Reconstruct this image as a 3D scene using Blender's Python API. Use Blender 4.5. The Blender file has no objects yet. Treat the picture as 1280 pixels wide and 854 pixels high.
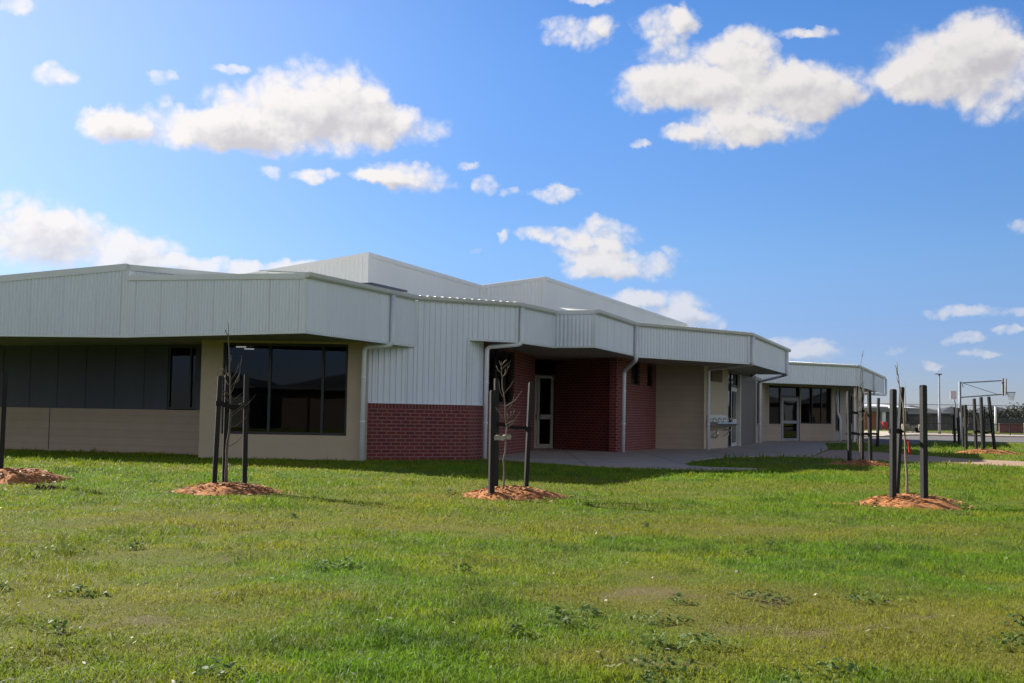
import bpy, math, random
import numpy as np
from mathutils import Vector, Matrix
random.seed(7)
rng = np.random.default_rng(11)
S = bpy.context.scene
COL = S.collection

# ------------------------------------------------------------------ helpers
class MB:
    """collects faces (with metre UVs) and links them as ONE mesh object"""
    def __init__(self): self.v=[]; self.f=[]; self.uv=[]
    def face(self, pts, uv=None):
        b=len(self.v); self.v+= [tuple(p) for p in pts]
        self.f.append(tuple(range(b,b+len(pts)))); self.uv.append(uv)
    def box(self, c, sx, sy, sz, ang=0.0):
        ca,sa=math.cos(ang),math.sin(ang)
        P=[]
        for z in (-.5,.5):
            for x,y in ((-.5,-.5),(.5,-.5),(.5,.5),(-.5,.5)):
                X,Y=x*sx,y*sy
                P.append((c[0]+X*ca-Y*sa, c[1]+X*sa+Y*ca, c[2]+z*sz))
        for q in ((3,2,1,0),(4,5,6,7),(0,1,5,4),(1,2,6,5),(2,3,7,6),(3,0,4,7)):
            self.face([P[i] for i in q])
    def bar(self, p, q, w, h, twist=0.0):
        """square bar from p to q"""
        p,q=Vector(p),Vector(q); d=(q-p).normalized()
        a=Vector((0,0,1)) if abs(d.z)<.9 else Vector((1,0,0))
        s=d.cross(a).normalized(); u=s.cross(d).normalized()
        if twist: s,u=(s*math.cos(twist)+u*math.sin(twist)),(u*math.cos(twist)-s*math.sin(twist))
        A=[p+s*i*w/2+u*j*h/2 for i,j in ((-1,-1),(1,-1),(1,1),(-1,1))]
        B=[q+s*i*w/2+u*j*h/2 for i,j in ((-1,-1),(1,-1),(1,1),(-1,1))]
        self.face(A[::-1]); self.face(B)
        for i in range(4): self.face([A[i],A[(i+1)%4],B[(i+1)%4],B[i]])
    def tube(self, pts, radii, seg=8, cap=True):
        pts=[Vector(p) for p in pts]
        if not hasattr(radii,'__len__'): radii=[radii]*len(pts)
        rings=[]; ref=None
        for i,p in enumerate(pts):
            d=(pts[min(i+1,len(pts)-1)]-pts[max(i-1,0)]).normalized()
            if ref is None: ref=Vector((1,0,0)) if abs(d.x)<.8 else Vector((0,1,0))
            s=(ref-d*ref.dot(d)).normalized(); ref=s; t=d.cross(s)
            b=len(self.v)
            for k in range(seg):
                a=2*math.pi*k/seg
                self.v.append(tuple(p+(s*math.cos(a)+t*math.sin(a))*radii[i]))
            rings.append(b)
        for i in range(len(pts)-1):
            for k in range(seg):
                self.f.append((rings[i]+k,rings[i]+(k+1)%seg,rings[i+1]+(k+1)%seg,rings[i+1]+k)); self.uv.append(None)
        if cap:
            self.f.append(tuple(rings[0]+k for k in range(seg))[::-1]); self.uv.append(None)
            self.f.append(tuple(rings[-1]+k for k in range(seg))); self.uv.append(None)
    def build(self, name, mat, parent=None, origin=(0,0,0), smooth=False):
        me=bpy.data.meshes.new(name)
        o=Vector(origin)
        me.from_pydata([tuple(Vector(p)-o) for p in self.v],[],self.f)
        if any(u is not None for u in self.uv):
            L=me.uv_layers.new(name='UVMap'); k=0
            for f,u in zip(self.f,self.uv):
                for i in range(len(f)):
                    L.data[k].uv = u[i] if u else (0,0); k+=1
        me.materials.append(mat)
        if smooth:
            for p in me.polygons: p.use_smooth=True
        me.update()
        ob=bpy.data.objects.new(name,me); COL.objects.link(ob)
        if parent is not None: ob.parent=parent
        else: ob.location=o
        return ob

def tag(o,label=None,cat=None,group=None,kind=None):
    if label: o['label']=label
    if cat: o['category']=cat
    if group: o['group']=group
    if kind: o['kind']=kind
    return o
def empty(name,loc,label,cat,group=None):
    e=bpy.data.objects.new(name,None); COL.objects.link(e); e.location=loc; e.empty_display_size=.3
    return tag(e,label,cat,group)

def smooth01(t): t=np.clip(t,0,1); return t*t*(3-2*t)
_VG={}
def vnoise(x,y,s,seed):
    """smooth value noise over the ground plane"""
    if seed not in _VG: _VG[seed]=np.random.default_rng(seed).random((256,256))
    g=_VG[seed]; u=np.asarray(x,float)/s+37.3; v=np.asarray(y,float)/s+11.7; i=np.floor(u).astype(int); j=np.floor(v).astype(int); a=u-i; b=v-j; a=a*a*(3-2*a); b=b*b*(3-2*b)
    G=lambda p,q:g[p%256,q%256]
    return (G(i,j)*(1-a)+G(i+1,j)*a)*(1-b)+(G(i,j+1)*(1-a)+G(i+1,j+1)*a)*b
def ground_z(x,y):
    """gentle rise of the lawn in front of the left part of the building, small hummocks near the viewer"""
    x=np.asarray(x,float); y=np.asarray(y,float)
    b=.13*np.exp(-((y-21.6)/3.6)**2)*smooth01((2.2-x)/9.5)
    s=.02*np.sin(x*.9+1.3)*np.cos(y*.7)*smooth01((25-y)/4)
    m=(.040*(vnoise(x,y,.62,21)-.5)+.022*(vnoise(x,y,.27,22)-.5))*smooth01((17-y)/3)*smooth01((y-2)/1)
    return b+s+m
def lawn_state(x,y):
    """how dry, how lush and how bare the lawn is at a point (all 0..1)"""
    x=np.asarray(x,float); y=np.asarray(y,float)
    G=lambda cx,cy,rx,ry: np.exp(-((x-cx)/rx)**2-((y-cy)/ry)**2)
    big=vnoise(x,y,3.1,31)*.6+vnoise(x,y,1.3,32)*.4; mid=vnoise(x,y,.55,33)*.55+vnoise(x,y,.24,34)*.45; sm=vnoise(x,y,.11,35)
    near=smooth01((26-y)/8)
    dry=big*.55+mid*.40+sm*.22-.42
    dry=dry+.34*G(.6,12.0,4.6,1.0)+.36*G(-2.7,11.7,1.0,.5)+.42*G(.95,7.5,.9,.45)+.36*G(2.1,7.0,1.3,.9)+.30*G(2.4,5.6,1.0,.9)+.32*G(.45,5.55,.5,.28)+.20*G(-2.0,6.8,1.0,1.3)+.22*G(5.2,20,2.4,1.1)+.14*G(-3.3,9,1.6,1.2)
    dry=dry-.30*G(-.3,6.3,.9,1.1)-.22*G(-.9,8.3,1.3,.9)-.22*G(1.6,5.2,.5,.35)-.18*G(-.6,5.0,.6,.5)-.12*G(3.4,13.5,2.5,1.5)
    dry=np.clip(dry*1.9+.02,0,1)
    bare=np.clip((vnoise(x,y,.42,36)*.6+vnoise(x,y,.17,37)*.55-.62)*4+1.25*G(.95,7.45,.75,.22)+1.0*G(.45,5.55,.40,.14)+.7*G(2.3,6.4,.9,.3)+.45*G(-1.9,6.2,.8,.3)-.75,0,.78)*np.clip(dry*1.7,0,1)*near
    lime=np.clip((vnoise(x,y,.8,38)*.6+vnoise(x,y,.3,39)*.5-.62)*4+1.0*G(-2.7,8.5,.9,.5)+.7*G(-1.9,7.2,.7,.5)+.5*G(-6,20,6,3),0,1)
    dark=np.clip((vnoise(x,y,.47,40)*.5+vnoise(x,y,.19,41)*.6-.60)*4.5,0,1)*(1-dry)
    return dry,bare,lime,dark
def lawn_colour(x,y,r):
    dry,bare,lime,dark=lawn_state(x,y); r=r[:,None]
    C=lambda a,b:np.array(a)*(1-r)+np.array(b)*r
    M_=lambda A,B,t:A*(1-t[:,None])+B*t[:,None]
    c=C((.088,.188,.008),(.180,.312,.016))
    c=M_(c,C((.20,.25,.009),(.34,.37,.022)),lime*.75)
    c=M_(c,C((.040,.098,.011),(.090,.155,.022)),dark*.8)
    c=M_(c,C((.175,.178,.013),(.32,.27,.036)),np.clip(dry*.8,0,1))
    return c,bare
def gz(x,y): return float(ground_z(x,y))

# ------------------------------------------------------------------ node materials
def newmat(name):
    m=bpy.data.materials.new(name); m.use_nodes=True
    nt=m.node_tree; bs=nt.nodes['Principled BSDF']
    return m,nt,bs
def N(nt,t,**kw):
    n=nt.nodes.new(t)
    for k,v in kw.items():
        if k in n.inputs.keys() if isinstance(k,str) else False: n.inputs[k].default_value=v
        else: setattr(n,k,v)
    return n
def setin(n,**kw):
    for k,v in kw.items(): n.inputs[k.replace('_',' ')].default_value=v
def mixcol(nt,fac,a,b,blend='MIX'):
    n=nt.nodes.new('ShaderNodeMix'); n.data_type='RGBA'; n.blend_type=blend
    for i,x in ((0,fac),(6,a),(7,b)):
        if isinstance(x,(int,float)): n.inputs[i].default_value=x
        elif isinstance(x,tuple): n.inputs[i].default_value=(*x,1) if len(x)==3 else x
        else: nt.links.new(x,n.inputs[i])
    return n.outputs[2]
def mth(nt,op,a,b=None,c=None,clamp=False):
    n=nt.nodes.new('ShaderNodeMath'); n.operation=op; n.use_clamp=clamp
    for i,x in enumerate((a,b,c)):
        if x is None: continue
        if isinstance(x,(int,float)): n.inputs[i].default_value=x
        else: nt.links.new(x,n.inputs[i])
    return n.outputs[0]
def ramp(nt,fac,lo,hi,a=0.0,b=1.0):
    n=nt.nodes.new('ShaderNodeMapRange'); n.interpolation_type='SMOOTHSTEP'
    nt.links.new(fac,n.inputs[0]); n.inputs[1].default_value=lo; n.inputs[2].default_value=hi
    n.inputs[3].default_value=a; n.inputs[4].default_value=b
    return n.outputs[0]
def noise(nt,vec,scale,detail=3,rough=.55,out=0):
    n=nt.nodes.new('ShaderNodeTexNoise'); n.inputs['Scale'].default_value=scale
    n.inputs['Detail'].default_value=detail; n.inputs['Roughness'].default_value=rough
    if vec is not None: nt.links.new(vec,n.inputs['Vector'])
    return n.outputs[out]
def pos(nt): return nt.nodes.new('ShaderNodeNewGeometry').outputs['Position']
def mapping(nt,vec,scale=(1,1,1),loc=(0,0,0)):
    n=nt.nodes.new('ShaderNodeMapping'); n.inputs['Scale'].default_value=scale; n.inputs['Location'].default_value=loc
    nt.links.new(vec,n.inputs[0]); return n.outputs[0]
def bump(nt,bs,h,strength=.3,dist=.01):
    n=nt.nodes.new('ShaderNodeBump'); n.inputs['Strength'].default_value=strength; n.inputs['Distance'].default_value=dist
    nt.links.new(h,n.inputs['Height']); nt.links.new(n.outputs[0],bs.inputs['Normal'])

def varied(name,c1,c2,scale=3,rough=.6,metal=0.,spec=.4,stretch=(1,1,1),bmp=0,bscale=60,streak=0.0):
    """two-tone weathered surface"""
    m,nt,bs=newmat(name)
    p=mapping(nt,pos(nt),stretch)
    f=ramp(nt,noise(nt,p,scale,5,.6),.3,.7)
    c=mixcol(nt,f,c1,c2)
    if streak:
        st=ramp(nt,noise(nt,mapping(nt,pos(nt),(9,9,.5)),1.0,4,.6),.5,.75,0,streak)
        c=mixcol(nt,st,c,tuple(x*.55 for x in c1))
    nt.links.new(c,bs.inputs['Base Color'])
    bs.inputs['Roughness'].default_value=rough; bs.inputs['Metallic'].default_value=metal
    bs.inputs['Specular IOR Level'].default_value=spec
    if bmp: bump(nt,bs,noise(nt,pos(nt),bscale,4,.6),bmp,.01)
    return m
def brickmat(name,ca,cb,mort,bw=.24,bh=.086,ms=.011,var=.6,bstr=.5,rough=.75):
    m,nt,bs=newmat(name)
    uv=nt.nodes.new('ShaderNodeUVMap').outputs[0]
    b=nt.nodes.new('ShaderNodeTexBrick'); nt.links.new(uv,b.inputs['Vector'])
    b.inputs['Scale'].default_value=1; b.inputs['Brick Width'].default_value=bw; b.inputs['Row Height'].default_value=bh
    b.inputs['Mortar Size'].default_value=ms; b.inputs['Mortar Smooth'].default_value=.15; b.inputs['Bias'].default_value=0
    b.inputs['Color1'].default_value=(*ca,1); b.inputs['Color2'].default_value=(*cb,1); b.inputs['Mortar'].default_value=(*mort,1)
    f=ramp(nt,noise(nt,uv,2.0,5,.65),.3,.75,0,var)
    c=mixcol(nt,f,b.outputs['Color'],tuple(x*.55 for x in ca))
    c=mixcol(nt,ramp(nt,noise(nt,uv,70,3),.35,.75,0,.35),c,tuple(min(1,x*1.25) for x in cb))
    c=mixcol(nt,ramp(nt,noise(nt,mapping(nt,uv,(1,.6,1)),1.3,5,.7),.56,.78,0,.22),c,mort)
    nt.links.new(c,bs.inputs['Base Color']); bs.inputs['Roughness'].default_value=rough
    h=mth(nt,'SUBTRACT',mth(nt,'MULTIPLY',noise(nt,uv,90,3),.3),b.outputs['Fac'])
    bump(nt,bs,h,bstr,.008)
    return m

M={}
def claddingmat():
    m,nt,bs=newmat('pale_grey_metal'); uv=nt.nodes.new('ShaderNodeUVMap').outputs[0]
    sx=nt.nodes.new('ShaderNodeSeparateXYZ'); nt.links.new(uv,sx.inputs[0])
    sh=mth(nt,'FLOOR',mth(nt,'DIVIDE',sx.outputs[0],.765)); wn=nt.nodes.new('ShaderNodeTexWhiteNoise'); wn.noise_dimensions='1D'; nt.links.new(sh,wn.inputs['W'])
    c=mixcol(nt,wn.outputs[0],(.715,.755,.805),(.755,.795,.84))
    c=mixcol(nt,ramp(nt,noise(nt,mapping(nt,uv,(2.6,.35,1)),1.6,5,.65),.42,.75,0,.12),c,(.50,.51,.51))
    c=mixcol(nt,ramp(nt,noise(nt,mapping(nt,uv,(13,.5,1)),1.0,3,.6),.58,.76,0,.12),c,(.43,.44,.44))
    lap=mth(nt,'COMPARE',mth(nt,'FRACT',mth(nt,'DIVIDE',sx.outputs[0],.765)),.02,.018)
    c=mixcol(nt,mth(nt,'MULTIPLY',lap,.22),c,(.36,.37,.38))
    nt.links.new(c,bs.inputs['Base Color']); bs.inputs['Roughness'].default_value=.42; bs.inputs['Specular IOR Level'].default_value=.35
    bump(nt,bs,noise(nt,mapping(nt,uv,(1.2,.8,1)),1.5,2,.5),.10,.05)
    return m
M['cladding']=claddingmat()
M['upper']=varied('light_metal',(.74,.74,.71),(.70,.70,.67),.5,.42,0,.35,(1,1,.35))
M['trim']=varied('pale_trim',(.66,.69,.675),(.61,.64,.63),1.2,.35,0,.45)
M['gutter']=varied('gutter_metal',(.56,.57,.53),(.50,.51,.48),1.5,.35,0,.5)
M['pipe']=varied('pipe_paint',(.74,.76,.78),(.68,.70,.72),2.5,.35,0,.45)
M['roof']=varied('roof_metal',(.74,.75,.74),(.68,.69,.68),1.2,.35,0,.5)
M['soffit']=varied('soffit_paint',(.36,.35,.31),(.31,.30,.27),1.2,.7)
M['charcoal']=varied('charcoal_panel',(.054,.057,.084),(.044,.046,.070),.8,.5,0,.3,(1,1,.3))
M['frame_dark']=varied('dark_frame',(.014,.014,.016),(.02,.02,.022),5,.4,0,.4)
M['alu']=varied('anodised_frame',(.58,.56,.51),(.50,.48,.44),3,.4,.25,.5)
M['steel']=varied('stainless',(.52,.52,.52),(.42,.42,.42),6,.28,1.,.5)
M['galv']=varied('galvanised',(.27,.28,.31),(.21,.22,.25),4,.5,.0,.4)
M['white']=varied('white_paint',(.80,.80,.80),(.72,.72,.73),2,.5)
M['stake']=varied('black_stake',(.009,.0085,.0085),(.019,.0175,.017),7,.55,0,.22,(1,1,.15),bmp=.3,bscale=120)
M['tie']=varied('black_tie',(.010,.010,.010),(.018,.017,.017),12,.85,0,.2)
M['hessian']=varied('hessian_tie',(.42,.38,.31),(.27,.24,.19),25,.95,0,.1,bmp=.6,bscale=200)
M['bark']=varied('young_bark',(.23,.185,.14),(.13,.105,.08),14,.85,0,.2,(1,1,.35),bmp=.5,bscale=160)
M['bark_dark']=varied('dark_bark',(.085,.07,.058),(.15,.125,.10),14,.8,0,.25,(1,1,.35),bmp=.5,bscale=160)
M['bark_pale']=varied('pale_bark',(.36,.30,.23),(.22,.18,.135),14,.85,0,.2,(1,1,.35),bmp=.5,bscale=160)
M['red_tag']=varied('red_ribbon',(.55,.02,.02),(.42,.015,.015),20,.6)
M['red_plastic']=varied('red_plastic',(.50,.02,.02),(.40,.015,.015),3,.45)
M['timber']=varied('orange_timber',(.40,.13,.035),(.28,.085,.022),4,.6,0,.3,(6,6,.3))
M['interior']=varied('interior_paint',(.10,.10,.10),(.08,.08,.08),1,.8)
M['solar']=varied('dark_panel',(.012,.016,.03),(.018,.022,.038),2,.25,0,.6)
M['brick']=brickmat('red_brick',(.185,.021,.014),(.10,.012,.009),(.27,.14,.125),ms=.013,var=.25)
M['brick_soldier']=brickmat('soldier_brick',(.165,.019,.016),(.10,.012,.011),(.28,.15,.13),bw=.086,bh=.40,var=.3)
M['brick_far']=brickmat('far_brick',(.19,.045,.035),(.14,.03,.026),(.22,.14,.12))
M['block']=brickmat('tan_block',(.375,.30,.228),(.35,.28,.213),(.30,.24,.185),bw=30,bh=.19,ms=.008,var=.22,bstr=.35)
M['block_smooth']=brickmat('tan_render',(.44,.355,.245),(.42,.338,.234),(.40,.32,.22),bw=6,bh=1.35,ms=.006,var=.18,bstr=.15)
M['brown']=varied('brown_panel',(.135,.105,.085),(.115,.09,.072),1,.6,0,.3,(1,1,.3))
def glassmat():
    m=bpy.data.materials.new('window_glass'); m.use_nodes=True; nt=m.node_tree; nt.nodes.clear()
    out=nt.nodes.new('ShaderNodeOutputMaterial'); mx=nt.nodes.new('ShaderNodeMixShader')
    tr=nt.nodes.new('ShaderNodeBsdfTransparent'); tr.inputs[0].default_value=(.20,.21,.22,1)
    gl=nt.nodes.new('ShaderNodeBsdfGlossy'); gl.inputs['Roughness'].default_value=.015; gl.inputs['Color'].default_value=(.9,.92,.95,1)
    fr=nt.nodes.new('ShaderNodeFresnel'); fr.inputs['IOR'].default_value=1.42
    nz=noise(nt,mapping(nt,pos(nt),(1,1,1)),.6,2)
    b=nt.nodes.new('ShaderNodeBump'); b.inputs['Strength'].default_value=.03; b.inputs['Distance'].default_value=.05
    nt.links.new(nz,b.inputs['Height']); nt.links.new(b.outputs[0],gl.inputs['Normal'])
    nt.links.new(fr.outputs[0],mx.inputs[0]); nt.links.new(tr.outputs[0],mx.inputs[1]); nt.links.new(gl.outputs[0],mx.inputs[2])
    nt.links.new(mx.outputs[0],out.inputs[0]); return m
M['glass']=glassmat()

def concrete(name,c,c2):
    m,nt,bs=newmat(name); p=pos(nt)
    a=mixcol(nt,ramp(nt,noise(nt,p,.5,6,.65),.3,.7),c,c2)
    a=mixcol(nt,ramp(nt,noise(nt,p,1.7,5,.7),.60,.74,0,.45),a,tuple(x*.5 for x in c))
    a=mixcol(nt,ramp(nt,noise(nt,p,45,3),.35,.7,0,.25),a,tuple(x*.75 for x in c))
    nt.links.new(a,bs.inputs['Base Color']); bs.inputs['Roughness'].default_value=.85
    bump(nt,bs,noise(nt,p,60,4),.25,.006); return m
M['slab']=concrete('concrete_paving',(.44,.355,.275),(.355,.285,.222))
def joints(m,w,hh):
    nt=m.node_tree; bs=nt.nodes['Principled BSDF']; src=bs.inputs['Base Color'].links[0].from_socket
    b=nt.nodes.new('ShaderNodeTexBrick'); b.offset=0; b.inputs['Scale'].default_value=1; b.inputs['Brick Width'].default_value=w; b.inputs['Row Height'].default_value=hh
    b.inputs['Mortar Size'].default_value=.012; nt.links.new(mapping(nt,pos(nt),(1,1,0),(.7,.4,0)),b.inputs['Vector'])
    c=mixcol(nt,b.outputs['Fac'],src,(.07,.062,.055)); nt.links.new(c,bs.inputs['Base Color'])
joints(M['slab'],2.4,2.4)
M['pale_slab']=concrete('pale_concrete',(.52,.43,.35),(.45,.37,.30))
M['path']=concrete('tan_path',(.40,.26,.165),(.33,.205,.125))
M['asphalt']=concrete('asphalt',(.135,.12,.112),(.108,.097,.09))

def groundmat():
    m,nt,bs=newmat('lawn_soil'); p=pos(nt)
    at=nt.nodes.new('ShaderNodeAttribute'); at.attribute_name='tone'
    fine=noise(nt,p,42,4,.7); clod=noise(nt,p,130,3,.6)
    c=mixcol(nt,ramp(nt,fine,.35,.70,0,.75),at.outputs['Color'],mixcol(nt,.5,at.outputs['Color'],(.03,.035,.012)))
    c=mixcol(nt,ramp(nt,clod,.52,.68,0,.35),c,(.33,.27,.13))
    nt.links.new(c,bs.inputs['Base Color']); bs.inputs['Roughness'].default_value=.95; bs.inputs['Specular IOR Level'].default_value=.1
    bump(nt,bs,mth(nt,'ADD',fine,mth(nt,'MULTIPLY',clod,.6)),.9,.04)
    return m
M['ground']=groundmat()
def blademat():
    m,nt,bs=newmat('grass_blades')
    at=nt.nodes.new('ShaderNodeAttribute'); at.attribute_name='tone'; c=at.outputs['Color']
    nt.links.new(c,bs.inputs['Base Color']); bs.inputs['Roughness'].default_value=.55; bs.inputs['Specular IOR Level'].default_value=.15
    out=nt.nodes['Material Output']; tl=nt.nodes.new('ShaderNodeBsdfTranslucent'); nt.links.new(c,tl.inputs[0])
    mx=nt.nodes.new('ShaderNodeMixShader'); mx.inputs[0].default_value=.45
    nt.links.new(bs.outputs[0],mx.inputs[1]); nt.links.new(tl.outputs[0],mx.inputs[2]); nt.links.new(mx.outputs[0],out.inputs[0])
    return m
M['blade']=blademat()
def leafmat(name,c1,c2,tr=.25):
    m,nt,bs=newmat(name); g=nt.nodes.new('ShaderNodeNewGeometry'); r=g.outputs['Random Per Island']
    c=mixcol(nt,r,c1,c2); nt.links.new(c,bs.inputs['Base Color']); bs.inputs['Roughness'].default_value=.6; bs.inputs['Specular IOR Level'].default_value=.25
    out=nt.nodes['Material Output']; tl=nt.nodes.new('ShaderNodeBsdfTranslucent'); nt.links.new(c,tl.inputs[0])
    mx=nt.nodes.new('ShaderNodeMixShader'); mx.inputs[0].default_value=tr
    nt.links.new(bs.outputs[0],mx.inputs[1]); nt.links.new(tl.outputs[0],mx.inputs[2]); nt.links.new(mx.outputs[0],out.inputs[0]); return m
M['weed']=leafmat('weed_leaves',(.06,.125,.03),(.17,.23,.06),.4)
M['litter']=leafmat('dead_leaves',(.30,.27,.19),(.55,.50,.40),.2)
M['tree_leaf']=leafmat('tree_leaves',(.018,.024,.014),(.045,.052,.028),.15)
M['tree_leaf2']=leafmat('olive_leaves',(.05,.055,.03),(.10,.10,.055),.15)
M['mulch']=varied('mulch',(.52,.235,.092),(.33,.145,.057),9,.95,0,.1,bmp=.9,bscale=90)
M['chip']=leafmat('bark_chips',(.62,.31,.13),(.22,.095,.04),0.0)
M['earth']=varied('dark_earth',(.05,.035,.025),(.09,.06,.04),14,.95,0,.1,bmp=.9,bscale=60)
M['dark_wall']=varied('dark_wall',(.040,.038,.040),(.060,.056,.056),.5,.8)
M['dark_roof']=varied('dark_roof',(.055,.055,.062),(.075,.075,.082),.6,.6)
M['grey_roof']=varied('grey_roof',(.085,.082,.08),(.11,.105,.10),.6,.6)
M['brown_vent']=varied('brown_vent',(.16,.12,.085),(.12,.09,.066),.5,.8)
M['brown_wall']=varied('brown_wall',(.10,.075,.055),(.08,.06,.045),.5,.8)
M['grey_wall']=varied('grey_wall',(.20,.20,.205),(.16,.16,.165),.5,.8)
M['blue_roof']=varied('blue_roof',(.10,.12,.19),(.13,.15,.22),.6,.5)
def lampmat():
    m,nt,bs=newmat('lit_tube'); bs.inputs['Base Color'].default_value=(.8,.8,.8,1)
    bs.inputs['Emission Color'].default_value=(1,.98,.92,1); bs.inputs['Emission Strength'].default_value=.55; return m
M['lamp']=lampmat()
def meshmat():
    m=bpy.data.materials.new('wire_mesh'); m.use_nodes=True; nt=m.node_tree; nt.nodes.clear()
    out=nt.nodes.new('ShaderNodeOutputMaterial'); mx=nt.nodes.new('ShaderNodeMixShader'); mx.inputs[0].default_value=.10
    tr=nt.nodes.new('ShaderNodeBsdfTransparent'); df=nt.nodes.new('ShaderNodeBsdfDiffuse'); df.inputs[0].default_value=(.3,.3,.31,1)
    nt.links.new(tr.outputs[0],mx.inputs[1]); nt.links.new(df.outputs[0],mx.inputs[2]); nt.links.new(mx.outputs[0],out.inputs[0]); return m
M['mesh']=meshmat()
# ------------------------------------------------------------------ building kit
V2=lambda p:Vector((p[0],p[1]))
def outn(p,q):
    d=(V2(q)-V2(p)).normalized(); return Vector((d.y,-d.x))      # points to the lawn side
def offset_path(path,off):
    """plan path moved outwards by off with mitred corners"""
    res=[]
    for i,p in enumerate(path):
        n1=outn(path[i-1],p) if i>0 else None; n2=outn(p,path[i+1]) if i<len(path)-1 else None
        if n1 is None: n=n2; k=1
        elif n2 is None: n=n1; k=1
        else:
            n=(n1+n2).normalized(); k=1/max(.35,n.dot(n1))
        res.append((p[0]+n.x*off*k,p[1]+n.y*off*k))
    return res
def sweep(mb,path,zs,profile,closed=True):
    """profile: list of (outward, up) swept along the plan path, height zs per point"""
    rows=[[(*q,zs[i]+u) for i,q in enumerate(offset_path(path,o))] for o,u in profile]
    n=len(profile)
    for j in range(n if closed else n-1):
        a,b=rows[j],rows[(j+1)%n]
        for i in range(len(path)-1): mb.face([a[i],a[i+1],b[i+1],b[i]])
    if closed:
        mb.face([r[0] for r in rows]); mb.face([r[-1] for r in rows][::-1])
def corrugated(mb,p,q,zb,zt,pitch=.076,amp=.009,shape='sine',off=0.0):
    """vertical ribbed sheet from p to q; zb, zt are functions of t in 0..1 or numbers"""
    P,Q=V2(p),V2(q); L=(Q-P).length; d=(Q-P)/L; n=outn(p,q)
    fb=zb if callable(zb) else (lambda t:zb); ft=zt if callable(zt) else (lambda t:zt)
    if shape=='sine': prof=[(k/6,math.sin(2*math.pi*k/6)) for k in range(6)]
    else: prof=[(0,-1),(.56,-1),(.64,1),(.92,1)]
    pts=[]; k=0
    while True:
        done=False
        for fr,h in prof:
            s=(k+fr)*pitch
            if s>=L: done=True; break
            pts.append((s,h))
        if done: break
        k+=1
    pts.append((L,-1 if shape!='sine' else 0))
    prev=None; off0=round(abs(p[0]*7.3+p[1]*3.1),2)
    for s,h in pts:
        c=P+d*s+n*(h*amp+off); t=s/L
        a=(c.x,c.y,fb(t)); b=(c.x,c.y,ft(t)); u=s+off0
        if prev: mb.face([prev[0],a,b,prev[1]],[(prev[2],prev[0][2]),(u,a[2]),(u,b[2]),(prev[2],prev[1][2])])
        prev=(a,b,u)
def wall(mb,p,q,z0,z1,openings=(),th=.14,s_off=0.0,proud=0.0):
    """solid wall with rectangular holes, front face on p-q; metre UVs"""
    P,Q=V2(p),V2(q); L=(Q-P).length; d=(Q-P)/L; n=outn(p,q)
    ss=sorted({0,L,*[min(L,max(0,o[i])) for o in openings for i in (0,1)]}); zz=sorted({z0,z1,*[min(z1,max(z0,o[i])) for o in openings for i in (2,3)]})
    def pt(s,z,back): c=P+d*s+n*(proud-(th if back else 0)); return (c.x,c.y,z)
    def hole(i,j):
        if i<0 or j<0 or i>=len(ss)-1 or j>=len(zz)-1: return True
        s=(ss[i]+ss[i+1])/2; z=(zz[j]+zz[j+1])/2
        return any(o[0]<s<o[1] and o[2]<z<o[3] for o in openings)
    for i in range(len(ss)-1):
        for j in range(len(zz)-1):
            if hole(i,j): continue
            a,b,c,e=ss[i],ss[i+1],zz[j],zz[j+1]
            mb.face([pt(a,c,0),pt(b,c,0),pt(b,e,0),pt(a,e,0)],[(a+s_off,c),(b+s_off,c),(b+s_off,e),(a+s_off,e)])
            mb.face([pt(b,c,1),pt(a,c,1),pt(a,e,1),pt(b,e,1)],[(b,c),(a,c),(a,e),(b,e)])
            if hole(i-1,j): mb.face([pt(a,c,1),pt(a,c,0),pt(a,e,0),pt(a,e,1)],[(a+s_off-th,c),(a+s_off,c),(a+s_off,e),(a+s_off-th,e)])
            if hole(i+1,j): mb.face([pt(b,c,0),pt(b,c,1),pt(b,e,1),pt(b,e,0)],[(b+s_off,c),(b+s_off+th,c),(b+s_off+th,e),(b+s_off,e)])
            if hole(i,j-1): mb.face([pt(a,c,1),pt(b,c,1),pt(b,c,0),pt(a,c,0)],[(a,c),(b,c),(b,c+th),(a,c+th)])
            if hole(i,j+1): mb.face([pt(a,e,0),pt(b,e,0),pt(b,e,1),pt(a,e,1)],[(a,e),(b,e),(b,e+th),(a,e+th)])
B0=(0.0,34.0,0.0)
bld=empty('school_building',B0,'long single storey school building with zigzag pale metal fascia, red brick and tan walls','building')
def part(mb,name,mat,parent=None,smooth=False): return mb.build(name,M[mat],parent or bld,B0,smooth)
def along(p,q,s,out=0.0,z=0.0):
    P,Q=V2(p),V2(q); d=(Q-P).normalized(); n=outn(p,q); c=P+d*s+n*out; return (c.x,c.y,z)
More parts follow.
